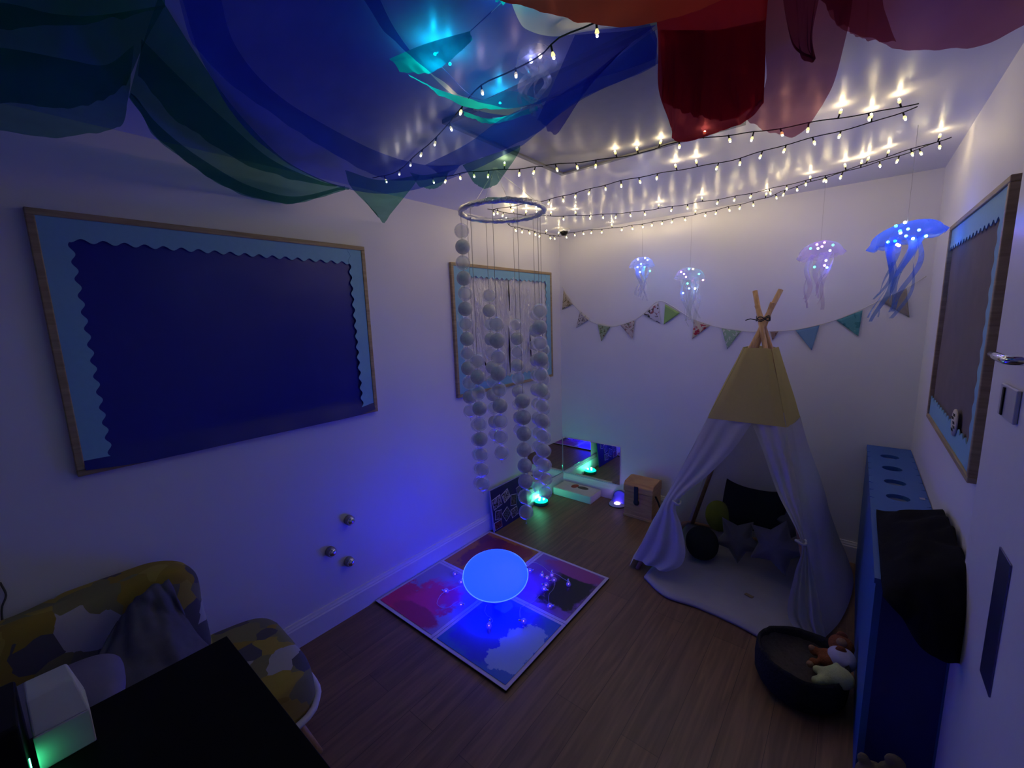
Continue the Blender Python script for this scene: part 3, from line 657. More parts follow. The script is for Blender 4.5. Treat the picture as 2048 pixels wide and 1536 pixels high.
for cv, P, k in ((lf, FL, 1), (rf, FR, 4)):
    m_ = flap(P, cv, 1, k)
    m_.build('door_flap', M['canvas'], tent, smooth=True)
    tp = at_plane(cv[3][0], cv[3][1], fp, fn)+fn*.05
    MB().tube([tp+Vector((.0, 0, .0))+Vector((.022*math.cos(t), .02*math.sin(t), .006*math.sin(2*t))) for t in [2*PI*q_/16 for q_ in range(17)]], .007, 8).build('tie_band', M['canvas'], tent, smooth=True)
# floor mat
mp = [at(u, v, 2, .0) for u, v in [(1288, 1158), (1330, 1196), (1400, 1220), (1470, 1252), (1545, 1289), (1600, 1282), (1652, 1270)]]
F_ = cr(mp, 40); rows = []
for j in range(20):
    s = j/19; row = []
    for i, p in enumerate(F_):
        b = Vector((1.2+.93*i/39, -.11, 0)); q_ = p.lerp(b, s); q_.z = .012+.004*noise.noise(Vector((q_.x*6, q_.y*6, 0))); row.append(q_)
    rows.append(row)
mat_ = tag(MB().grid(rows).build('tent_mat', plain('white_quilted_mat', (.36, .355, .38), .95, bump=.3, nscale=12), smooth=True, solid=.014), 'pale padded mat spread inside the play tent and out its front', 'mat')
c = at(1498, 1191, 2, .021)
MB().box(-.022, .022, -.011, .011, -.001, .0015, Matrix.Translation(c)@Matrix.Rotation(-.3, 4, 'Z')).build('care_label', plain('brown_label', '8f7b52', .8), mat_)
# cushions
def star(c, r, th, rot, tilt, label, grp):
    mtx = Matrix.Translation(c)@Matrix.Rotation(tilt[2], 4, 'Z')@Matrix.Rotation(tilt[0], 4, 'X')@Matrix.Rotation(rot, 4, 'Y')
    N = 80; rows_f, rows_b = [], []
    for i in range(9):
        s = i/8; ra, rb = [], []
        for k in range(N):
            a = 2*PI*k/N; ph = (a*5/(2*PI)) % 1; tri = abs(ph-.5)*2; g_ = PI/5; f_ = (1-tri)*g_
            R_ = r*.56*math.sin(g_)/(math.sin(f_)+.56*math.sin(g_-f_)); x, z = R_*s*math.cos(a), R_*s*math.sin(a); d = th*(1-s**2.6)*(.72+.28*(1-tri*s))
            ra.append(mtx@Vector((x, -d, z))); rb.append(mtx@Vector((x, d, z)))
        rows_f.append(ra); rows_b.append(rb)
    mb = MB().grid(rows_f+rows_b[::-1], True)
    return tag(mb.build('star_cushion', M['star'], smooth=True), label, 'cushion', grp)
G = 'star cushions in the tent'
star(at(1475, 1078, 1, -.50)+Vector((0, 0, .0)), .15, .042, .25, (-.25, 0, .1), 'grey star cushion leaning beside the dark round pouf', G)
star(at(1552, 1092, 1, -.56), .165, .045, -.1, (-.3, 0, -.1), 'grey star cushion in the middle of the tent', G)
star(at(1590, 1046, 1, -.36), .12, .04, .5, (-.15, 0, -.3), 'grey star cushion at the back behind the right door flap', G)
c = at(1508, 1020, 1, -.30); rows_f, rows_b = [], []
for i in range(17):
    v = i/8-1; ra, rb = [], []
    for j in range(21):
        u = j/10-1; e = (1-abs(u)**3)*(1-abs(v)**3); x = .19*u*(1-.10*(1-v*v)*0-.06*v*v); z = .135*v+(.035*abs(u)**2.5 if v > .5 else 0)*(v-.5)*2
        d = .055*e**.6; m_ = Matrix.Rotation(-.25, 3, 'X')
        ra.append(c+m_@Vector((x, -d, z))); rb.append(c+m_@Vector((x, d, z)))
    rows_f.append(ra); rows_b.append(rb)
tag(MB().grid(rows_f).grid(rows_b).build('dark_cushion', M['darkpil'], smooth=True), 'large charcoal cushion with pointed corners at the back of the tent', 'cushion')
c = at(1404, 1085, 1, -.55); c.z = .13
tag(MB().lathe([(.0001, -.105), (.07, -.10), (.11, -.06), (.125, 0), (.11, .055), (.06, .10), (.0001, .11)], c, (0, -.2, 1), 6).build('dark_pouf', M['darkpil'], smooth=True, subsurf=2), 'dark faceted pouf cushion at the left inside the tent', 'pouf')
c = at(1437, 1032, 1, -.33)
tag(MB().ball(c, (.085, .045, .11), 24, 14).build('lime_cushion', M['yelpil'], smooth=True), 'yellow-green cushion behind the dark pouf in the tent', 'cushion')

# ------------------------------------------------------------------ corner things: canvas box, puck lights, chest, photo board
a = at(1181, 1009, 2, 0)
x1, y0 = a.x, a.y; cb = thing('canvas_box', (x1-.2, y0+.1, 0), 'shallow white box with a painted leaf on top, below the back wall mirror', 'box')
MB().box(x1-.385, x1, y0, -.025, 0, .066).build('box_body', M['boxwhite'], cb, bevel=.003)
MB().box(x1-.375, x1-.01, y0+.01, -.033, .066, .068).build('box_top', plain('cream_paper', (.6, .57, .52), .8), cb)
for (u0, v0, rx, ry, mm, lab) in ((1150, 972, .032, .045, 'orange', 'orange half'), (1166, 976, .055, .03, 'olive', 'olive half')):
    p = at(u0, v0, 2, .069); MB().ball((p.x, p.y, .0685), (rx, ry, .002), 24, 6).build('painted_leaf', M[mm], cb, smooth=True)
p = at(1082, 1003, 2, .02)
pl = thing('puck_light', (p.x, p.y, 0), 'round green glowing puck light on the floor below the left wall mirror', 'light')
MB().lathe([(.0001, 0), (.062, 0), (.066, .006), (.066, .024), (.060, .03)], (p.x, p.y, 0)).build('puck_body', plain('green_translucent_plastic', (.0, .22, .10), .2), pl, smooth=True)
MB().lathe([(.060, .03), (.052, .038), (.03, .042), (.0001, .043)], (p.x, p.y, 0)).build('puck_lens', emit('green_lens', (.0, .85, .34), 3.2, '0a4020'), pl, smooth=True)
for k in range(3):
    q_ = Vector((p.x+.024*math.cos(k*2.1+.5), p.y+.024*math.sin(k*2.1+.5), .044)); MB().ball(q_, .0075, 10, 6).build('puck_led', emit('green_white_led', (.10, 1, .5), 150), pl, smooth=True)
p = at(1236, 1006, 2, .01); p.y = -.085; 
pw = thing('dome_light', (p.x, p.y, 0), 'small clam-shaped light glowing violet beside the wooden chest', 'light')
MB().lathe([(.0001, 0), (.07, 0), (.074, .006), (.066, .012), (.0001, .013)], (p.x, p.y, 0)).build('light_base', plain('lilac_plastic', (.5, .5, .8), .3), pw, smooth=True)
MB().lathe([(.0001, 0), (.078, 0), (.079, .004), (.0001, .004)], (p.x, p.y, -.0001)).build('base_rim', M['blacksolid'], pw)
rows = []
for i in range(9):
    s = i/8; rows.append([Vector((p.x+.07*math.cos(a)*(1-.0*s), p.y+.045*(1-(1-s)**2)*1.0+.01, .012+.095*math.sin(a)*s)) for a in [PI*k/24 for k in range(25)]])
MB().grid(rows).build('back_shell', plain('violet_blue_shell', (.12, .12, .8), .3), pw, smooth=True, solid=.002)
MB().tube([(p.x+.071*math.cos(a), p.y+.055, .012+.096*math.sin(a)) for a in [PI*k/24 for k in range(25)]], .003, 8).build('shell_rim', plain('dark_blue_rim', (.01, .01, .12), .4), pw, smooth=True)
MB().lathe([(.0001, .024), (.012, .023), (.022, .016), (.026, .012)], (p.x, p.y-.008, 0)).build('light_lens', emit('violet_lens', (.42, .25, 1), 16), pw, smooth=True)

cx0, cx1, cy0, cy1 = .735, .965, -.235, -.045
ch = thing('wooden_chest', ((cx0+cx1)/2, cy0, 0), 'small light wooden chest with black strap latch beside the tent', 'chest')
MB().box(cx0, cx1, cy0, cy1, .012, .215).build('chest_body', M['chest'], ch, bevel=.004)
MB().box(cx0-.005, cx1+.005, cy0-.005, cy1+.002, 0, .02).build('plinth', M['chest'], ch, bevel=.003)
lid = MB(); prof = [(cy0-.006, .215), (cy0-.006, .262), (cy0+.02, .292), (cy1-.05, .305), (cy1, .29), (cy1, .215)]
lid.add([(x, y, z) for x in (cx0-.006, cx1+.006) for y, z in prof], [tuple(range(6)), tuple(range(11, 5, -1))]+[(i, (i+1) % 6, (i+1) % 6+6, i+6) for i in range(6)])
lid.build('lid', M['chest'], ch, bevel=.006)
xm = (cx0+cx1)/2-.012; MB().box(xm-.017, xm+.017, cy0-.012, cy0-.006, .13, .27).build('strap_latch', M['strap'], ch, bevel=.002)
MB().lathe([(.0001, .012), (.02, .011), (.024, .006), (.024, 0)], (xm, cy0, .135), (0, -1, 0), 20).build('latch_button', M['strap'], ch, smooth=True)
MB().tube(cr([(cx1+.008, cy0+.05, .20), (cx1+.03, cy0+.07, .13), (cx1+.035, cy0+.1, .05), (cx1+.012, cy0+.12, .02)], 12), .008, 8).build('side_strap', M['strap'], ch, smooth=True)

# photo board leaning on the left skirting
pa, pb, pc = at(978, 980, 0, .03), at(984, 1057, 0, .035), at(1040, 966, 0, .03)
y0, y1 = pb.y, pc.y+.06; hgt = .33
pbd = thing('photo_collage_board', (.04, (y0+y1)/2, 0), 'collage board of small framed photos leaning on the left skirting', 'picture')
tl = Matrix.Translation((.06, 0, 0))@Matrix.Rotation(-.10, 4, 'Y')
MB().box(-.004, .004, y0, y1, 0, hgt, tl).build('collage_panel', plain('dark_navy_board', '131550', .5, noise_amt=.3, nscale=8), pbd, bevel=.002)
MB().box(-.006, .006, y0-.008, y0, 0, hgt+.006, tl).box(-.006, .006, y0, y1, hgt, hgt+.007, tl).build('clear_edge', plain('clear_edging', (.35, .35, .55), .25), pbd, bevel=.001)
ph = [(.06, .22, .10, .085, 'a9a2b6', .15), (.17, .235, .085, .08, 'c4c2b4', .35), (.06, .12, .075, .07, '74607c', -.2), (.045, .045, .085, .06, '8a3540', 0), (.155, .09, .08, .085, '5f7480', .5), (.255, .17, .07, .09, '6c5d50', -.2), (.25, .07, .08, .07, '8a8a94', .1), (.33, .22, .05, .07, '4e3c68', .2)]
fr_m = plain('white_photo_edge', (.6, .58, .65), .5)
for (dy, z, w_, h_, c_, r_) in ph:
    if y0+dy+w_/2 > y1: continue
    m_ = tl@Matrix.Translation((.006, y0+dy, z))@Matrix.Rotation(r_, 4, 'X')
    fo = MB().box(-.001, .001, -w_/2, w_/2, -h_/2, h_/2, m_).build('photo', fr_m, pbd)
    t = NT('photo_print'); nz = t.n('ShaderNodeTexNoise', {'Vector': t.coord(), 'Scale': 45, 'Detail': 2}); t.set(t.p, 'Base Color', t.ramp(nz.outputs[0], [(.42, '14101c'), (.5, c_), (.62, '241c30')]))
    t.p.inputs['Roughness'].default_value = .35
    MB().box(.001, .002, -w_*.46, w_*.46, -h_*.44, h_*.44, m_).build('photo_print', t.m, fo)

# three round knobs on the left wall
for (u, v, lab) in ((700, 1041, 'round metal stud, highest of the three on the left wall'), (663, 1104, 'round metal stud, leftmost of the three, nearest the armchair'), (700, 1124, 'round metal stud, lowest of the three on the left wall')):
    c = at(u, v, 0, .02); t = thing('round_metal_stud', (0, c.y, c.z), lab, 'stud', 'metal studs on the left wall')
    MB().lathe([(.0001, 0), (.026, 0), (.027, .012), (.025, .028), (.021, .032)], (0, c.y, c.z), (1, 0, 0)).build('knob_collar', plain('dark_bronze', (.32, .29, .27), .35, .6), t, smooth=True)
    MB().lathe([(.021, .032), (.019, .038), (.012, .043), (.0001, .045)], (0, c.y, c.z), (1, 0, 0)).build('knob_face', M['chrome'], t, smooth=True)
P = cr([at(u, v, 0, .006) for u, v in [(0, 1165), (12, 1190), (4, 1215), (6, 1245), (22, 1272), (34, 1296)]], 30)
tag(MB().tube(P, .003, 6).build('wall_cable', plain('grey_cable', (.06, .06, .07), .6), smooth=True), 'thin dark cable running down the left wall behind the armchair', 'cable')

# ------------------------------------------------------------------ armchair
def geo_mat():
    t = NT('geometric_print'); co = t.coord((7.5, 7.5, 7.5), (.4, .3, .78))
    v = t.n('ShaderNodeTexVoronoi', {'Vector': co, 'Scale': 1.5, 'Randomness': 1}, distance='MANHATTAN')
    r = t.ramp(t.n('ShaderNodeSeparateColor', {0: v.outputs[1]}).outputs[0], [(0, '99883a'), (.2, '6a6858'), (.38, '4c4b54'), (.55, 'a5a2a4'), (.68, '77734e'), (.84, '8a7628')], 'CONSTANT')
    t.set(t.p, 'Base Color', r); t.p.inputs['Roughness'].default_value = .92
    nz = t.n('ShaderNodeTexNoise', {'Vector': t.coord(), 'Scale': 40, 'Detail': 3}); t.bump(nz.outputs[0], .2, .004); return t.m
geo = geo_mat()
ac = thing('armchair', (.4, -3.2, 0), 'low armchair covered in yellow, grey and white geometric print', 'armchair')
def rbox(x0, x1, y0, y1, z0, z1, mtx=None): return MB().box(x0, x1, y0, y1, z0, z1, mtx)
def cushion(x0, x1, y0, y1, z0, z1, name, mat, par, bev, seed=0, amp=.012, mtx=None):
    """soft box: superellipsoid with lumps"""
    c = Vector(((x0+x1)/2, (y0+y1)/2, (z0+z1)/2)); r = Vector(((x1-x0)/2, (y1-y0)/2, (z1-z0)/2)); rows = []
    sg = lambda v, e: math.copysign(abs(v)**e, v)
    for i in range(33):
        p = -PI/2+PI*i/32; row = []
        for k in range(48):
            t = 2*PI*k/48; q_ = Vector((sg(math.cos(p), bev)*sg(math.cos(t), bev)*r.x, sg(math.cos(p), bev)*sg(math.sin(t), bev)*r.y, sg(math.sin(p), bev)*r.z))
            n_ = noise.noise(Vector((q_.x*7+seed, q_.y*7, q_.z*7)))*amp; q_ = q_*(1+n_/max(q_.length, .05)); 
            if mtx: q_ = mtx@q_
            row.append(c+q_)
        rows.append(row)
    return MB().grid(rows, True).build(name, mat, par, smooth=True)
cushion(.06, .61, -3.55, -2.67, .13, .365, 'seat', geo, ac, .35, 3)
cushion(.03, .24, -3.6, -2.905, .22, .75, 'backrest', geo, ac, .42, 9, .02, Matrix.Rotation(-.05, 3, 'Y'))
MB().tube(cr([(.12, -2.66, .19), (.45, -2.655, .185), (.57, -2.69, .18), (.622, -2.80, .175), (.622, -3.2, .18), (.618, -3.5, .18)], 40), .013, 8).build('white_hem', M['hem'], ac, smooth=True)
lg = [(at(592, 1383, 0, .44), at(612, 1432, 2, 0))]
for (a, b) in (((.44, -2.76, .17), lg[0][1]), ((.56, -2.78, .17), (.62, -2.72, 0)), ((.12, -3.45, .17), (.09, -3.5, 0)), ((.56, -3.45, .17), (.6, -3.5, 0))):
    MB().tube([a, b], [.018, .012], 12).build('leg', M['pole'], ac, smooth=True)
# grey blanket thrown over chair back and seat
pts = [[(235, 1240, .27), (262, 1205, .27), (300, 1170, .26), (335, 1160, .24)], [(205, 1290, .32), (262, 1250, .32), (320, 1220, .31), (370, 1230, .29)], [(175, 1350, .42), (260, 1310, .42), (335, 1272, .40), (402, 1280, .36)], [(210, 1400, .52), (290, 1370, .52), (370, 1330, .48), (432, 1306, .42)], [(260, 1450, .60), (340, 1420, .6), (400, 1380, .54), (450, 1330, .5)]]
R5 = [cr([at(u, v, 0, x) for u, v, x in r_], 40) for r_ in pts]; rows = []
cols = [cr([R5[i][j] for i in range(5)], 36) for j in range(40)]
for i in range(36):
    rows.append([cols[j][i]+Vector((.012+.022*noise.noise(Vector((j*.16, i*.13, 2))), 0, .02*noise.noise(Vector((j*.2, i*.1, 8))))) for j in range(40)])
tag(MB().grid(rows).build('grey_blanket', M['greyblanket'], smooth=True, solid=.008), 'crumpled dark grey blanket thrown over the patterned armchair', 'blanket')
c = at(118, 1402, 0, .52)
tag(cushion(c.x-.14, c.x+.12, c.y-.15, c.y+.13, c.z-.07, c.z+.05, 'seat_cushion', M['lilaccloth'], None, .7, 5, .03), 'rounded lilac-grey cushion on the armchair behind the white box', 'cushion')

# ------------------------------------------------------------------ black table, box and black device
tb = thing('black_table', (1.15, -3.5, 0), 'plain black table at the near left corner of the view', 'table')
MB().box(.757, 1.50, -4.1, -2.985, .715, .75).build('table_top', M['black'], tb, bevel=.002)
for x in (.80, 1.45):
    for y in (-4.05, -3.03): MB().box(x-.022, x+.022, y-.022, y+.022, 0, .715).build('leg', M['black'], tb, bevel=.002)
wb = thing('white_box', (.86, -3.3, .75), 'white folded card box on the black table, tinted green', 'box')
bx0, bx1, by0, by1 = .80, .885, -3.352, -3.27
MB().box(bx0, bx1, by0, by1, .75, .83).build('box_base', M['boxwhite'], wb, bevel=.003)
MB().add([(bx0, by0, .83), (bx1, by0, .83), (bx1, by1, .83), (bx0, by1, .83), (bx0-.015, by0+.0, .90), (bx0+.045, by0, .89), (bx0+.04, by1-.012, .89), (bx0-.015, by1-.018, .90)],
         [(0, 3, 2, 1), (4, 5, 6, 7), (0, 1, 5, 4), (1, 2, 6, 5), (2, 3, 7, 6), (3, 0, 4, 7)]).build('box_lid', M['boxwhite'], wb, bevel=.004)
dv = thing('black_speaker', (.86, -3.46, .75), 'black box-shaped speaker at the left picture edge on the table', 'speaker')
MB().box(.76, .93, -3.53, -3.362, .75, .90).build('case', M['blacksolid'], dv, bevel=.006)
MB().box(.895, .899, -3.362, -3.3605, .76, .80).build('added_green_light', emit('added_green_light', (.05, 1, .35), 12), dv)  # added green source that tints the white box; none is seen there

# ------------------------------------------------------------------ blue unit with holes in its top
ux0, ux1, uy0, uy1, uz = 2.205, W-.003, -1.66, -.02, .79
un = thing('blue_unit', ((ux0+ux1)/2, uy0, 0), 'long narrow blue unit with round holes in its top along the right wall', 'cabinet')
side = MB().box(ux0, ux0+.018, uy0, uy1, 0, uz-.018).box(ux1-.018, ux1, uy0, uy1, 0, uz-.018).box(ux0+.018, ux1-.018, uy1-.018, uy1, 0, uz-.018)
side.build('side_panels', M['bluepaint'], un)
MB().box(ux0+.018, ux1-.018, uy0, uy0+.018, 0, uz-.018).build('front_panel', M['shadedblue'], un)  # same blue paint made darker: shade of the face turned from the lights
top = MB(); hr = .040; cyc = []
for (u, v) in ((1789, 915), (1790, 938), (1796, 966), (1805, 997)): cyc.append(at(u, v, 2, uz).y)
cyc = [min(y_, -.10) for y_ in cyc]
hx = (ux0+ux1)/2-.005; ys = [uy1]; prev = uy1
def flat(y0, y1):
    if y1-y0 > 1e-4: top.box(ux0-.004, ux1, y0, y1, uz-.018, uz)
hh = .055
for y_ in cyc:
    flat(y_+hh, prev); prev = y_-hh
    N = 32; vs = []; fs = []
    for z in (uz, uz-.018):
        for k in range(N):
            a = 2*PI*(k+.5)/N; ca, sa = math.cos(a), math.sin(a)
            vs.append((hx+hr*ca, y_+hr*sa, z))
        for k in range(N):
            a = 2*PI*(k+.5)/N; ca, sa = math.cos(a), math.sin(a); m_ = max(abs(ca), abs(sa)); ex, ey = ca/m_, sa/m_
            vs.append((hx+ex*((ux1-hx) if ex > 0 else (hx-ux0+.004)), y_+ey*hh, z))
    for k in range(N):
        k2 = (k+1) % N; fs += [(k, k2, N+k2, N+k), (2*N+k, 3*N+k, 3*N+k2, 2*N+k2), (k, 2*N+k, 2*N+k2, k2), (N+k, N+k2, 3*N+k2, 3*N+k)]
    top.add(vs, fs)
flat(uy0-.004, prev)
top.build('top_panel', M['bluepaint'], un)
for i, y_ in enumerate(cyc):
    MB().lathe([(hr+.001, 0), (hr+.001, -.16), (.0001, -.16)], (hx, y_, uz-.018), n=32).build('hole_tube', plain('pale_tube', (.45, .48, .6), .5) if i != 1 else M['bluepaint'], un, smooth=True)
MB().box(ux1-.03, ux1-.012, -.86, -.835, uz, uz+.003).build('catch', M['metal'], un)
# black coat draped over the unit
rows = []
for i in range(44):
    s = i/43; y = -1.10-s*.70; row = []
    for j in range(26):
        u = j/25; x = 2.218+u*(W-.012-2.218)
        if s > .86: x += (s-.86)*.0
        b = min(1, u/.35)**.7*min(1, s/.25)**.6
        z = uz+.006+.112*b*(.35+.65*u)+.02*noise.noise(Vector((u*3, s*9, 1)))*b
        yy = y
        if s > .80:
            k = (s-.80)/.20; yy = -1.10-.80*.70-(.10+.03*math.sin(u*PI))*math.sin(k*PI/2); z = uz+.112*min(1, u/.35)**.7*(1-k**2)*(.35+.65*u)+.02*noise.noise(Vector((u*3, s*9, 1)))*(1-k)-(k**1.6)*(.005+.13*math.sin(min(1, u*1.25)*PI/2)**1.5)+.006
            yy -= .02*noise.noise(Vector((u*5, k*3, 5)))
        row.append((x, yy, max(z, uz+.004) if s <= .80 else z))
    rows.append(row)
tag(MB().grid(rows).build('black_coat', M['blackcloth'], smooth=True, solid=.006), 'black fabric coat heaped over the near end of the blue unit', 'coat')

# ------------------------------------------------------------------ basket and soft toys
bc = Vector((2.018, -1.285, 0)); BRd = .172
bk = thing('toy_basket', bc, 'round dark grey felt basket in front of the tent', 'basket')
MB().lathe([(.0001, 0), (BRd*.82, .0), (BRd*.97, .03), (BRd, .09), (BRd*.98, .15), (BRd*.94, .165), (BRd*.88, .155), (BRd*.87, .10), (BRd*.84, .05)], bc, n=48, wob=lambda r, z, t: (r*(1+.02*math.sin(3*t)+.03*noise.noise(Vector((math.cos(t)*4, math.sin(t)*4, z*25)))), z*(1+.04*math.sin(2*t)+.05*noise.noise(Vector((math.cos(t)*3, math.sin(t)*3, 7)))))).build('basket_wall', M['basket'], bk, smooth=True)
MB().lathe([(BRd*.90, .135), (BRd*.84, .118), (BRd*.7, .094), (BRd*.5, .084), (BRd*.25, .080), (.0001, .080)], bc, n=48, wob=lambda r, z, t: (r, z+.008*noise.noise(Vector((r*30*math.cos(t), r*30*math.sin(t), 2))))).build('lining', M['basket_in'], bk, smooth=True)
def blob(name, parts, mat, parent=None, vox=.006):
    mb = MB()
    for p in parts:
        c, r = p[0], p[1]; m_ = p[2] if len(p) > 2 else None; mb.ball(c, r, 20, 12, m_)
    return mb.build(name, mat, parent, smooth=True, remesh=vox)
zb = .135
def B(u, v, z=.15):
    p = at(u, v, 2, z); p.x = min(p.x, 2.150); return p
h_ = B(1706, 1300, .17); bd = B(1682, 1320, .14); l1 = B(1630, 1302, .13); l2 = B(1628, 1325, .12)
dog = thing('plush_dog', (bd.x, bd.y, .06), 'brown plush puppy in a white shirt lying in the basket', 'soft toy')
blob('body', [(bd, (.05, .05, .045)), (l1.lerp(bd, .5), (.035, .028, .026)), (l1, (.022, .022, .02)), (l2.lerp(bd, .5), (.034, .026, .026)), (l2, (.02, .02, .019)), (h_, (.047, .045, .043)), (B(1718, 1308, .17), (.022, .03, .02)), (bd.lerp(h_, .5), (.035, .035, .034))], M['brownfur'], dog)
blob('muzzle', [(B(1697, 1290, .20), (.02, .02, .017))], M['tanfur'], dog, .004)
for e_ in (B(1716, 1286, .20), B(1719, 1318, .18)): blob('ear', [(e_, (.022, .013, .028))], M['brownfur'], dog, .004)
blob('foot_pad', [(B(1624, 1296, .14), (.014, .014, .014))], M['tanfur'], dog, .004); blob('foot_pad', [(B(1620, 1328, .13), (.014, .014, .014))], M['tanfur'], dog, .004)
blob('shirt', [(bd+Vector((.004, 0, .006)), (.053, .054, .048)), (bd+Vector((.02, -.03, .02)), (.02, .025, .018))], M['shirt'], dog)
g1 = B(1692, 1360, .15); g0 = B(1636, 1340, .14); g3 = B(1634, 1362, .13)
gt = thing('plush_rabbit', (g1.x, g1.y, .06), 'pale green plush toy lying nearest in the basket', 'soft toy')
blob('body', [(g1, (.050, .046, .040)), (g1.lerp(g0, .35), (.038, .028, .028)), (g1.lerp(g0, .7), (.030, .018, .020)), (g0, (.020, .017, .018)), (g1.lerp(g3, .35), (.036, .024, .026)), (g1.lerp(g3, .7), (.028, .019, .018)), (g3, (.021, .018, .018)),
              (g1.lerp(g0, .25)+Vector((.006, .026, .022)), (.013, .013, .022))], M['greenfur'], gt)
e1, e2 = at(1727, 1518, 1, -1.76), at(1790, 1524, 1, -1.76); hm = (e1+e2)/2; hm.z -= .075
pt = thing('plush_bear', (hm.x, hm.y, 0), 'beige plush toy sitting before the blue unit, only its ears showing', 'soft toy')
blob('body', [((hm.x, hm.y, hm.z), (.055, .048, .05)), ((hm.x, hm.y, hm.z*.5), (.05, .045, max(hm.z*.5, .03))), (e1, (.017, .012, .022)), (e1.lerp(hm, .4), (.018, .014, .022)), (e2, (.026, .014, .024)), (e2.lerp(hm, .4), (.024, .016, .024))], M['beigefur'], pt, .006)

# ------------------------------------------------------------------ silk scarves under the ceiling
def scarf(name, label, patches, mat, par=None, amp=.010, seed=0):
    mb = MB()
    for pi_, rows_px in enumerate(patches):
        curves = [cr([at(u, v, 2, z) for u, v, z in r_], 56) for r_ in rows_px]; nr = 22
        cols = [cr([c_[j] for c_ in curves], nr) if len(curves) > 1 else None for j in range(56)]
        rows = []
        for i in range(nr):
            s = i/(nr-1); row = []
            for j in range(56):
                q_ = cols[j][i]; f = min(1, s*3)
                d = amp*(noise.noise(Vector((j*.13+seed, s*1.3, pi_*3)))+.5*noise.noise(Vector((j*.33, s*2, seed+pi_))))*f
                row.append(q_+Vector((d*.5, d*.3, d)))
                if row[-1].z > H-.004: row[-1].z = H-.004
                if row[-1].x < .01: row[-1].x = .01
                if row[-1].x > W-.01: row[-1].x = W-.01
            rows.append(row)
        mb.grid(rows)
    o = mb.build(name, mat, smooth=True)
    return tag(o, label, 'scarf', 'silk scarves under the ceiling')
green = sheer('green_silk', (.015, .22, .15), .56, (.38, .68, .58)); blue = sheer('blue_silk', (.035, .09, .52), .62, (.45, .52, .92))
violet = sheer('violet_silk', (.05, .07, .45), .60, (.42, .40, .85)); teal = sheer('turquoise_silk', (.02, .60, .55), .22, (.15, .7, .7))
red = sheer('red_silk', (.50, .02, .03), .34, (.55, .10, .14)); orange = sheer('orange_red_silk', (.85, .10, .04), .12, (.6, .15, .1)); wine = sheer('wine_silk', (.34, .04, .07), .58, (.66, .34, .42))
Z0, Z1, Z2, Z3 = H-.012, 2.26, 2.20, 2.14
def row(z, *p): return [(u, v, z) for u, v in p]
scarf('silk_scarf', 'dark green silk scarf at the far left, hanging in two overlapping swags', [
    [row(Z1, (-160, 5), (0, 5), (110, 28), (200, 30), (330, 10)), row(Z2, (-160, 110), (0, 110), (110, 130), (190, 130), (285, 95)), row(Z2, (-160, 200), (0, 204), (100, 215), (190, 203), (252, 172))],
    [row(Z1, (-160, 88), (0, 95), (130, 118), (210, 130), (268, 90)), row(Z2, (-160, 200), (0, 190), (130, 195), (230, 180), (262, 150)), row(Z2-.01, (-160, 258), (0, 262), (130, 274), (236, 254), (258, 192))],
    [row(Z0, (-160, -60), (0, -60), (110, -60), (200, -40), (330, -30)), row(Z1, (-160, 55), (0, 58), (110, 52), (200, 44), (330, 14))]], green, seed=1)
scarf('silk_scarf', 'long green silk scarf sweeping down to the right above the navy board', [
    [row(Z1, (318, -10), (400, 120), (480, 230), (570, 320), (650, 362), (700, 376)), row(Z2, (285, 90), (360, 210), (450, 300), (560, 370), (640, 385), (696, 378)), row(Z2-.02, (258, 192), (315, 275), (395, 338), (490, 390), (580, 407), (690, 379))],
    [row(Z2, (283, 78), (370, 165), (450, 240), (545, 320), (640, 362), (676, 370)), row(Z2-.01, (276, 150), (350, 235), (440, 300), (540, 345), (630, 366), (672, 374))],
    [row(Z2-.01, (262, 188), (330, 262), (410, 322), (500, 372), (590, 393), (690, 372)), row(Z2-.02, (258, 194), (315, 277), (395, 340), (490, 391), (580, 408), (690, 380))]], green, seed=2)
scarf('silk_scarf', 'royal blue silk scarf in the widest swag, over the silver hoop', [
    [row(Z0, (735, -60), (785, 50), (840, 125), (900, 185), (960, 222), (1040, 228), (1120, 190), (1300, 60)), row(Z2, (470, -60), (540, 110), (640, 230), (760, 300), (880, 305), (990, 268), (1110, 215), (1310, 90)), row(Z3, (345, -60), (425, 165), (520, 282), (640, 358), (765, 387), (900, 358), (1030, 300), (1150, 205), (1316, 128))],
    [row(Z2, (430, -60), (470, 90), (550, 185), (650, 250), (760, 305), (850, 330), (920, 330)), row(Z3, (345, -60), (400, 110), (500, 200), (600, 262), (700, 325), (800, 362), (905, 352))],
    [row(Z2, (850, 330), (930, 290), (1000, 240), (1070, 205), (1180, 150), (1310, 60)), row(Z3, (880, 350), (960, 318), (1040, 285), (1095, 250), (1150, 203), (1312, 130))]], blue, seed=3)
scarf('silk_scarf', 'blue-violet silk scarf in the upper swag, dipping in front of the red scarves', [
    [row(Z0, (1000, -60), (1036, 38), (1060, 62), (1111, 73), (1180, 62), (1300, 48)), row(Z1, (850, -60), (905, 60), (970, 120), (1050, 148), (1130, 140), (1310, 80)), row(Z2, (690, -60), (775, 60), (890, 165), (980, 212), (1060, 214), (1140, 180), (1314, 112))],
    [row(Z2, (1150, 70), (1200, 66), (1250, 62), (1312, 50)), row(Z2-.02, (1075, 240), (1110, 268), (1150, 212), (1172, 160))]], violet, seed=4)
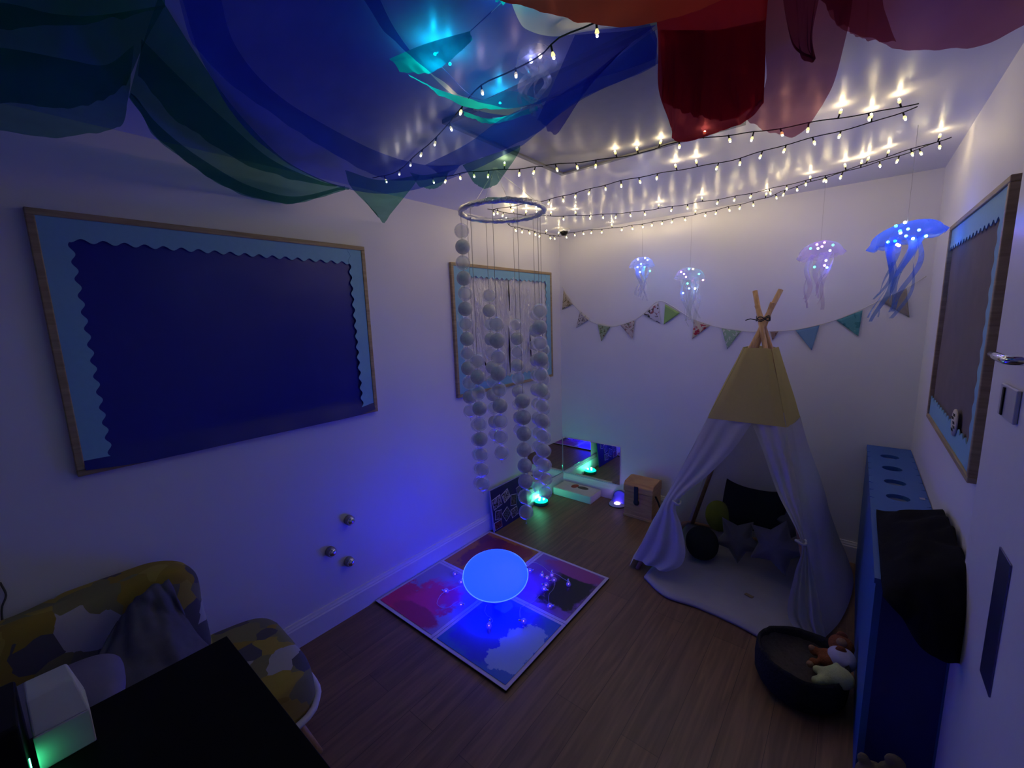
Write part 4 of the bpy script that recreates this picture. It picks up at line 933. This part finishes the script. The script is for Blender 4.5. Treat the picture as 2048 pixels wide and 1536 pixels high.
scarf('silk_scarf', 'turquoise silk scarf glowing between the blue swags', [
    [row(Z1+.02, (778, 118), (850, 88), (940, 62)), row(Z1+.01, (800, 142), (870, 142), (945, 80))],
    [row(Z1+.02, (815, 148), (880, 180), (960, 200), (1020, 182), (1080, 200)), row(Z1, (835, 162), (925, 210), (1000, 219), (1085, 206))],
    [row(Z1, (925, 222), (985, 237), (1075, 212)), row(Z1-.01, (930, 232), (985, 247), (1078, 222))],
    [row(Z1, (980, -40), (1030, -40), (1050, -20)), row(Z1, (985, -5), (1005, 8), (1020, -5))]], teal, amp=.006, seed=5)
scarf('silk_scarf', 'sheer green silk scarf with three pointed tips below the blue swag', [
    [row(Z2-.01, (690, 340), (760, 360), (840, 350)), row(Z2-.02, (705, 380), (760, 410), (822, 378)), row(Z2-.03, (752, 425), (767, 446), (783, 425))],
    [row(Z2-.01, (820, 345), (850, 350), (900, 340)), row(Z2-.02, (838, 372), (868, 378), (885, 368))],
    [row(Z2, (925, 330), (980, 310), (1040, 290)), row(Z2-.01, (938, 350), (990, 335), (1036, 308)), row(Z2-.02, (945, 364), (970, 377), (995, 368))]], green, amp=.006, seed=6)
scarf('silk_scarf', 'bright orange-red silk scarf at the top centre, lit from above', [
    [row(Z0, (980, -160), (1200, -160), (1480, -160)), row(Z2, (990, -60), (1200, -30), (1470, -60)), row(Z3, (1000, -2), (1060, 18), (1130, 36), (1210, 50), (1290, 48), (1365, 30), (1460, -10))]], orange, seed=7, amp=.005)
scarf('silk_scarf', 'deep red silk scarf hanging in a long rounded lobe', [
    [row(Z0, (1290, -90), (1400, -90), (1545, -90)), row(Z2, (1316, 60), (1390, 60), (1460, 55), (1534, 40)), row(Z2-.02, (1318, 180), (1390, 190), (1460, 185), (1530, 150)), row(Z2-.03, (1340, 250), (1356, 283), (1440, 263), (1500, 235), (1528, 205))],
    [row(Z2, (1320, 60), (1360, 60), (1410, 60)), row(Z2-.03, (1325, 200), (1345, 215), (1400, 235))],
    [row(Z2, (1350, 60), (1430, 60), (1530, 40)), row(Z2-.025, (1390, 225), (1430, 240), (1470, 236), (1528, 200))]], red, seed=8, amp=.007)
scarf('silk_scarf', 'sheer wine red silk scarf lobe right of the deep red one', [
    [row(Z0, (1520, -90), (1610, -90), (1710, -90)), row(Z2, (1530, 50), (1610, 60), (1702, 40)), row(Z2-.02, (1530, 170), (1600, 180), (1670, 160)), row(Z2-.03, (1490, 236), (1530, 258), (1578, 272), (1612, 256), (1642, 215))],
    [row(Z2, (1560, -60), (1600, -60), (1650, -60)), row(Z2-.02, (1580, 80), (1605, 100), (1625, 60)), row(Z2-.02, (1627, 118), (1629, 120), (1631, 118))]], wine, seed=9)
scarf('silk_scarf', 'sheer wine red silk scarf swag at the top right corner', [
    [row(Z0, (1620, -160), (1850, -160), (2200, -160)), row(Z1, (1640, -60), (1850, -20), (2180, -60)), row(Z2, (1642, 0), (1690, 55), (1740, 77), (1800, 92), (1870, 98), (1960, 92), (2048, 56), (2200, -10))],
    [row(Z1, (1640, -60), (1700, -60), (1760, -40)), row(Z2, (1642, 0), (1690, 55), (1745, 78), (1790, 88))]], wine, seed=10)
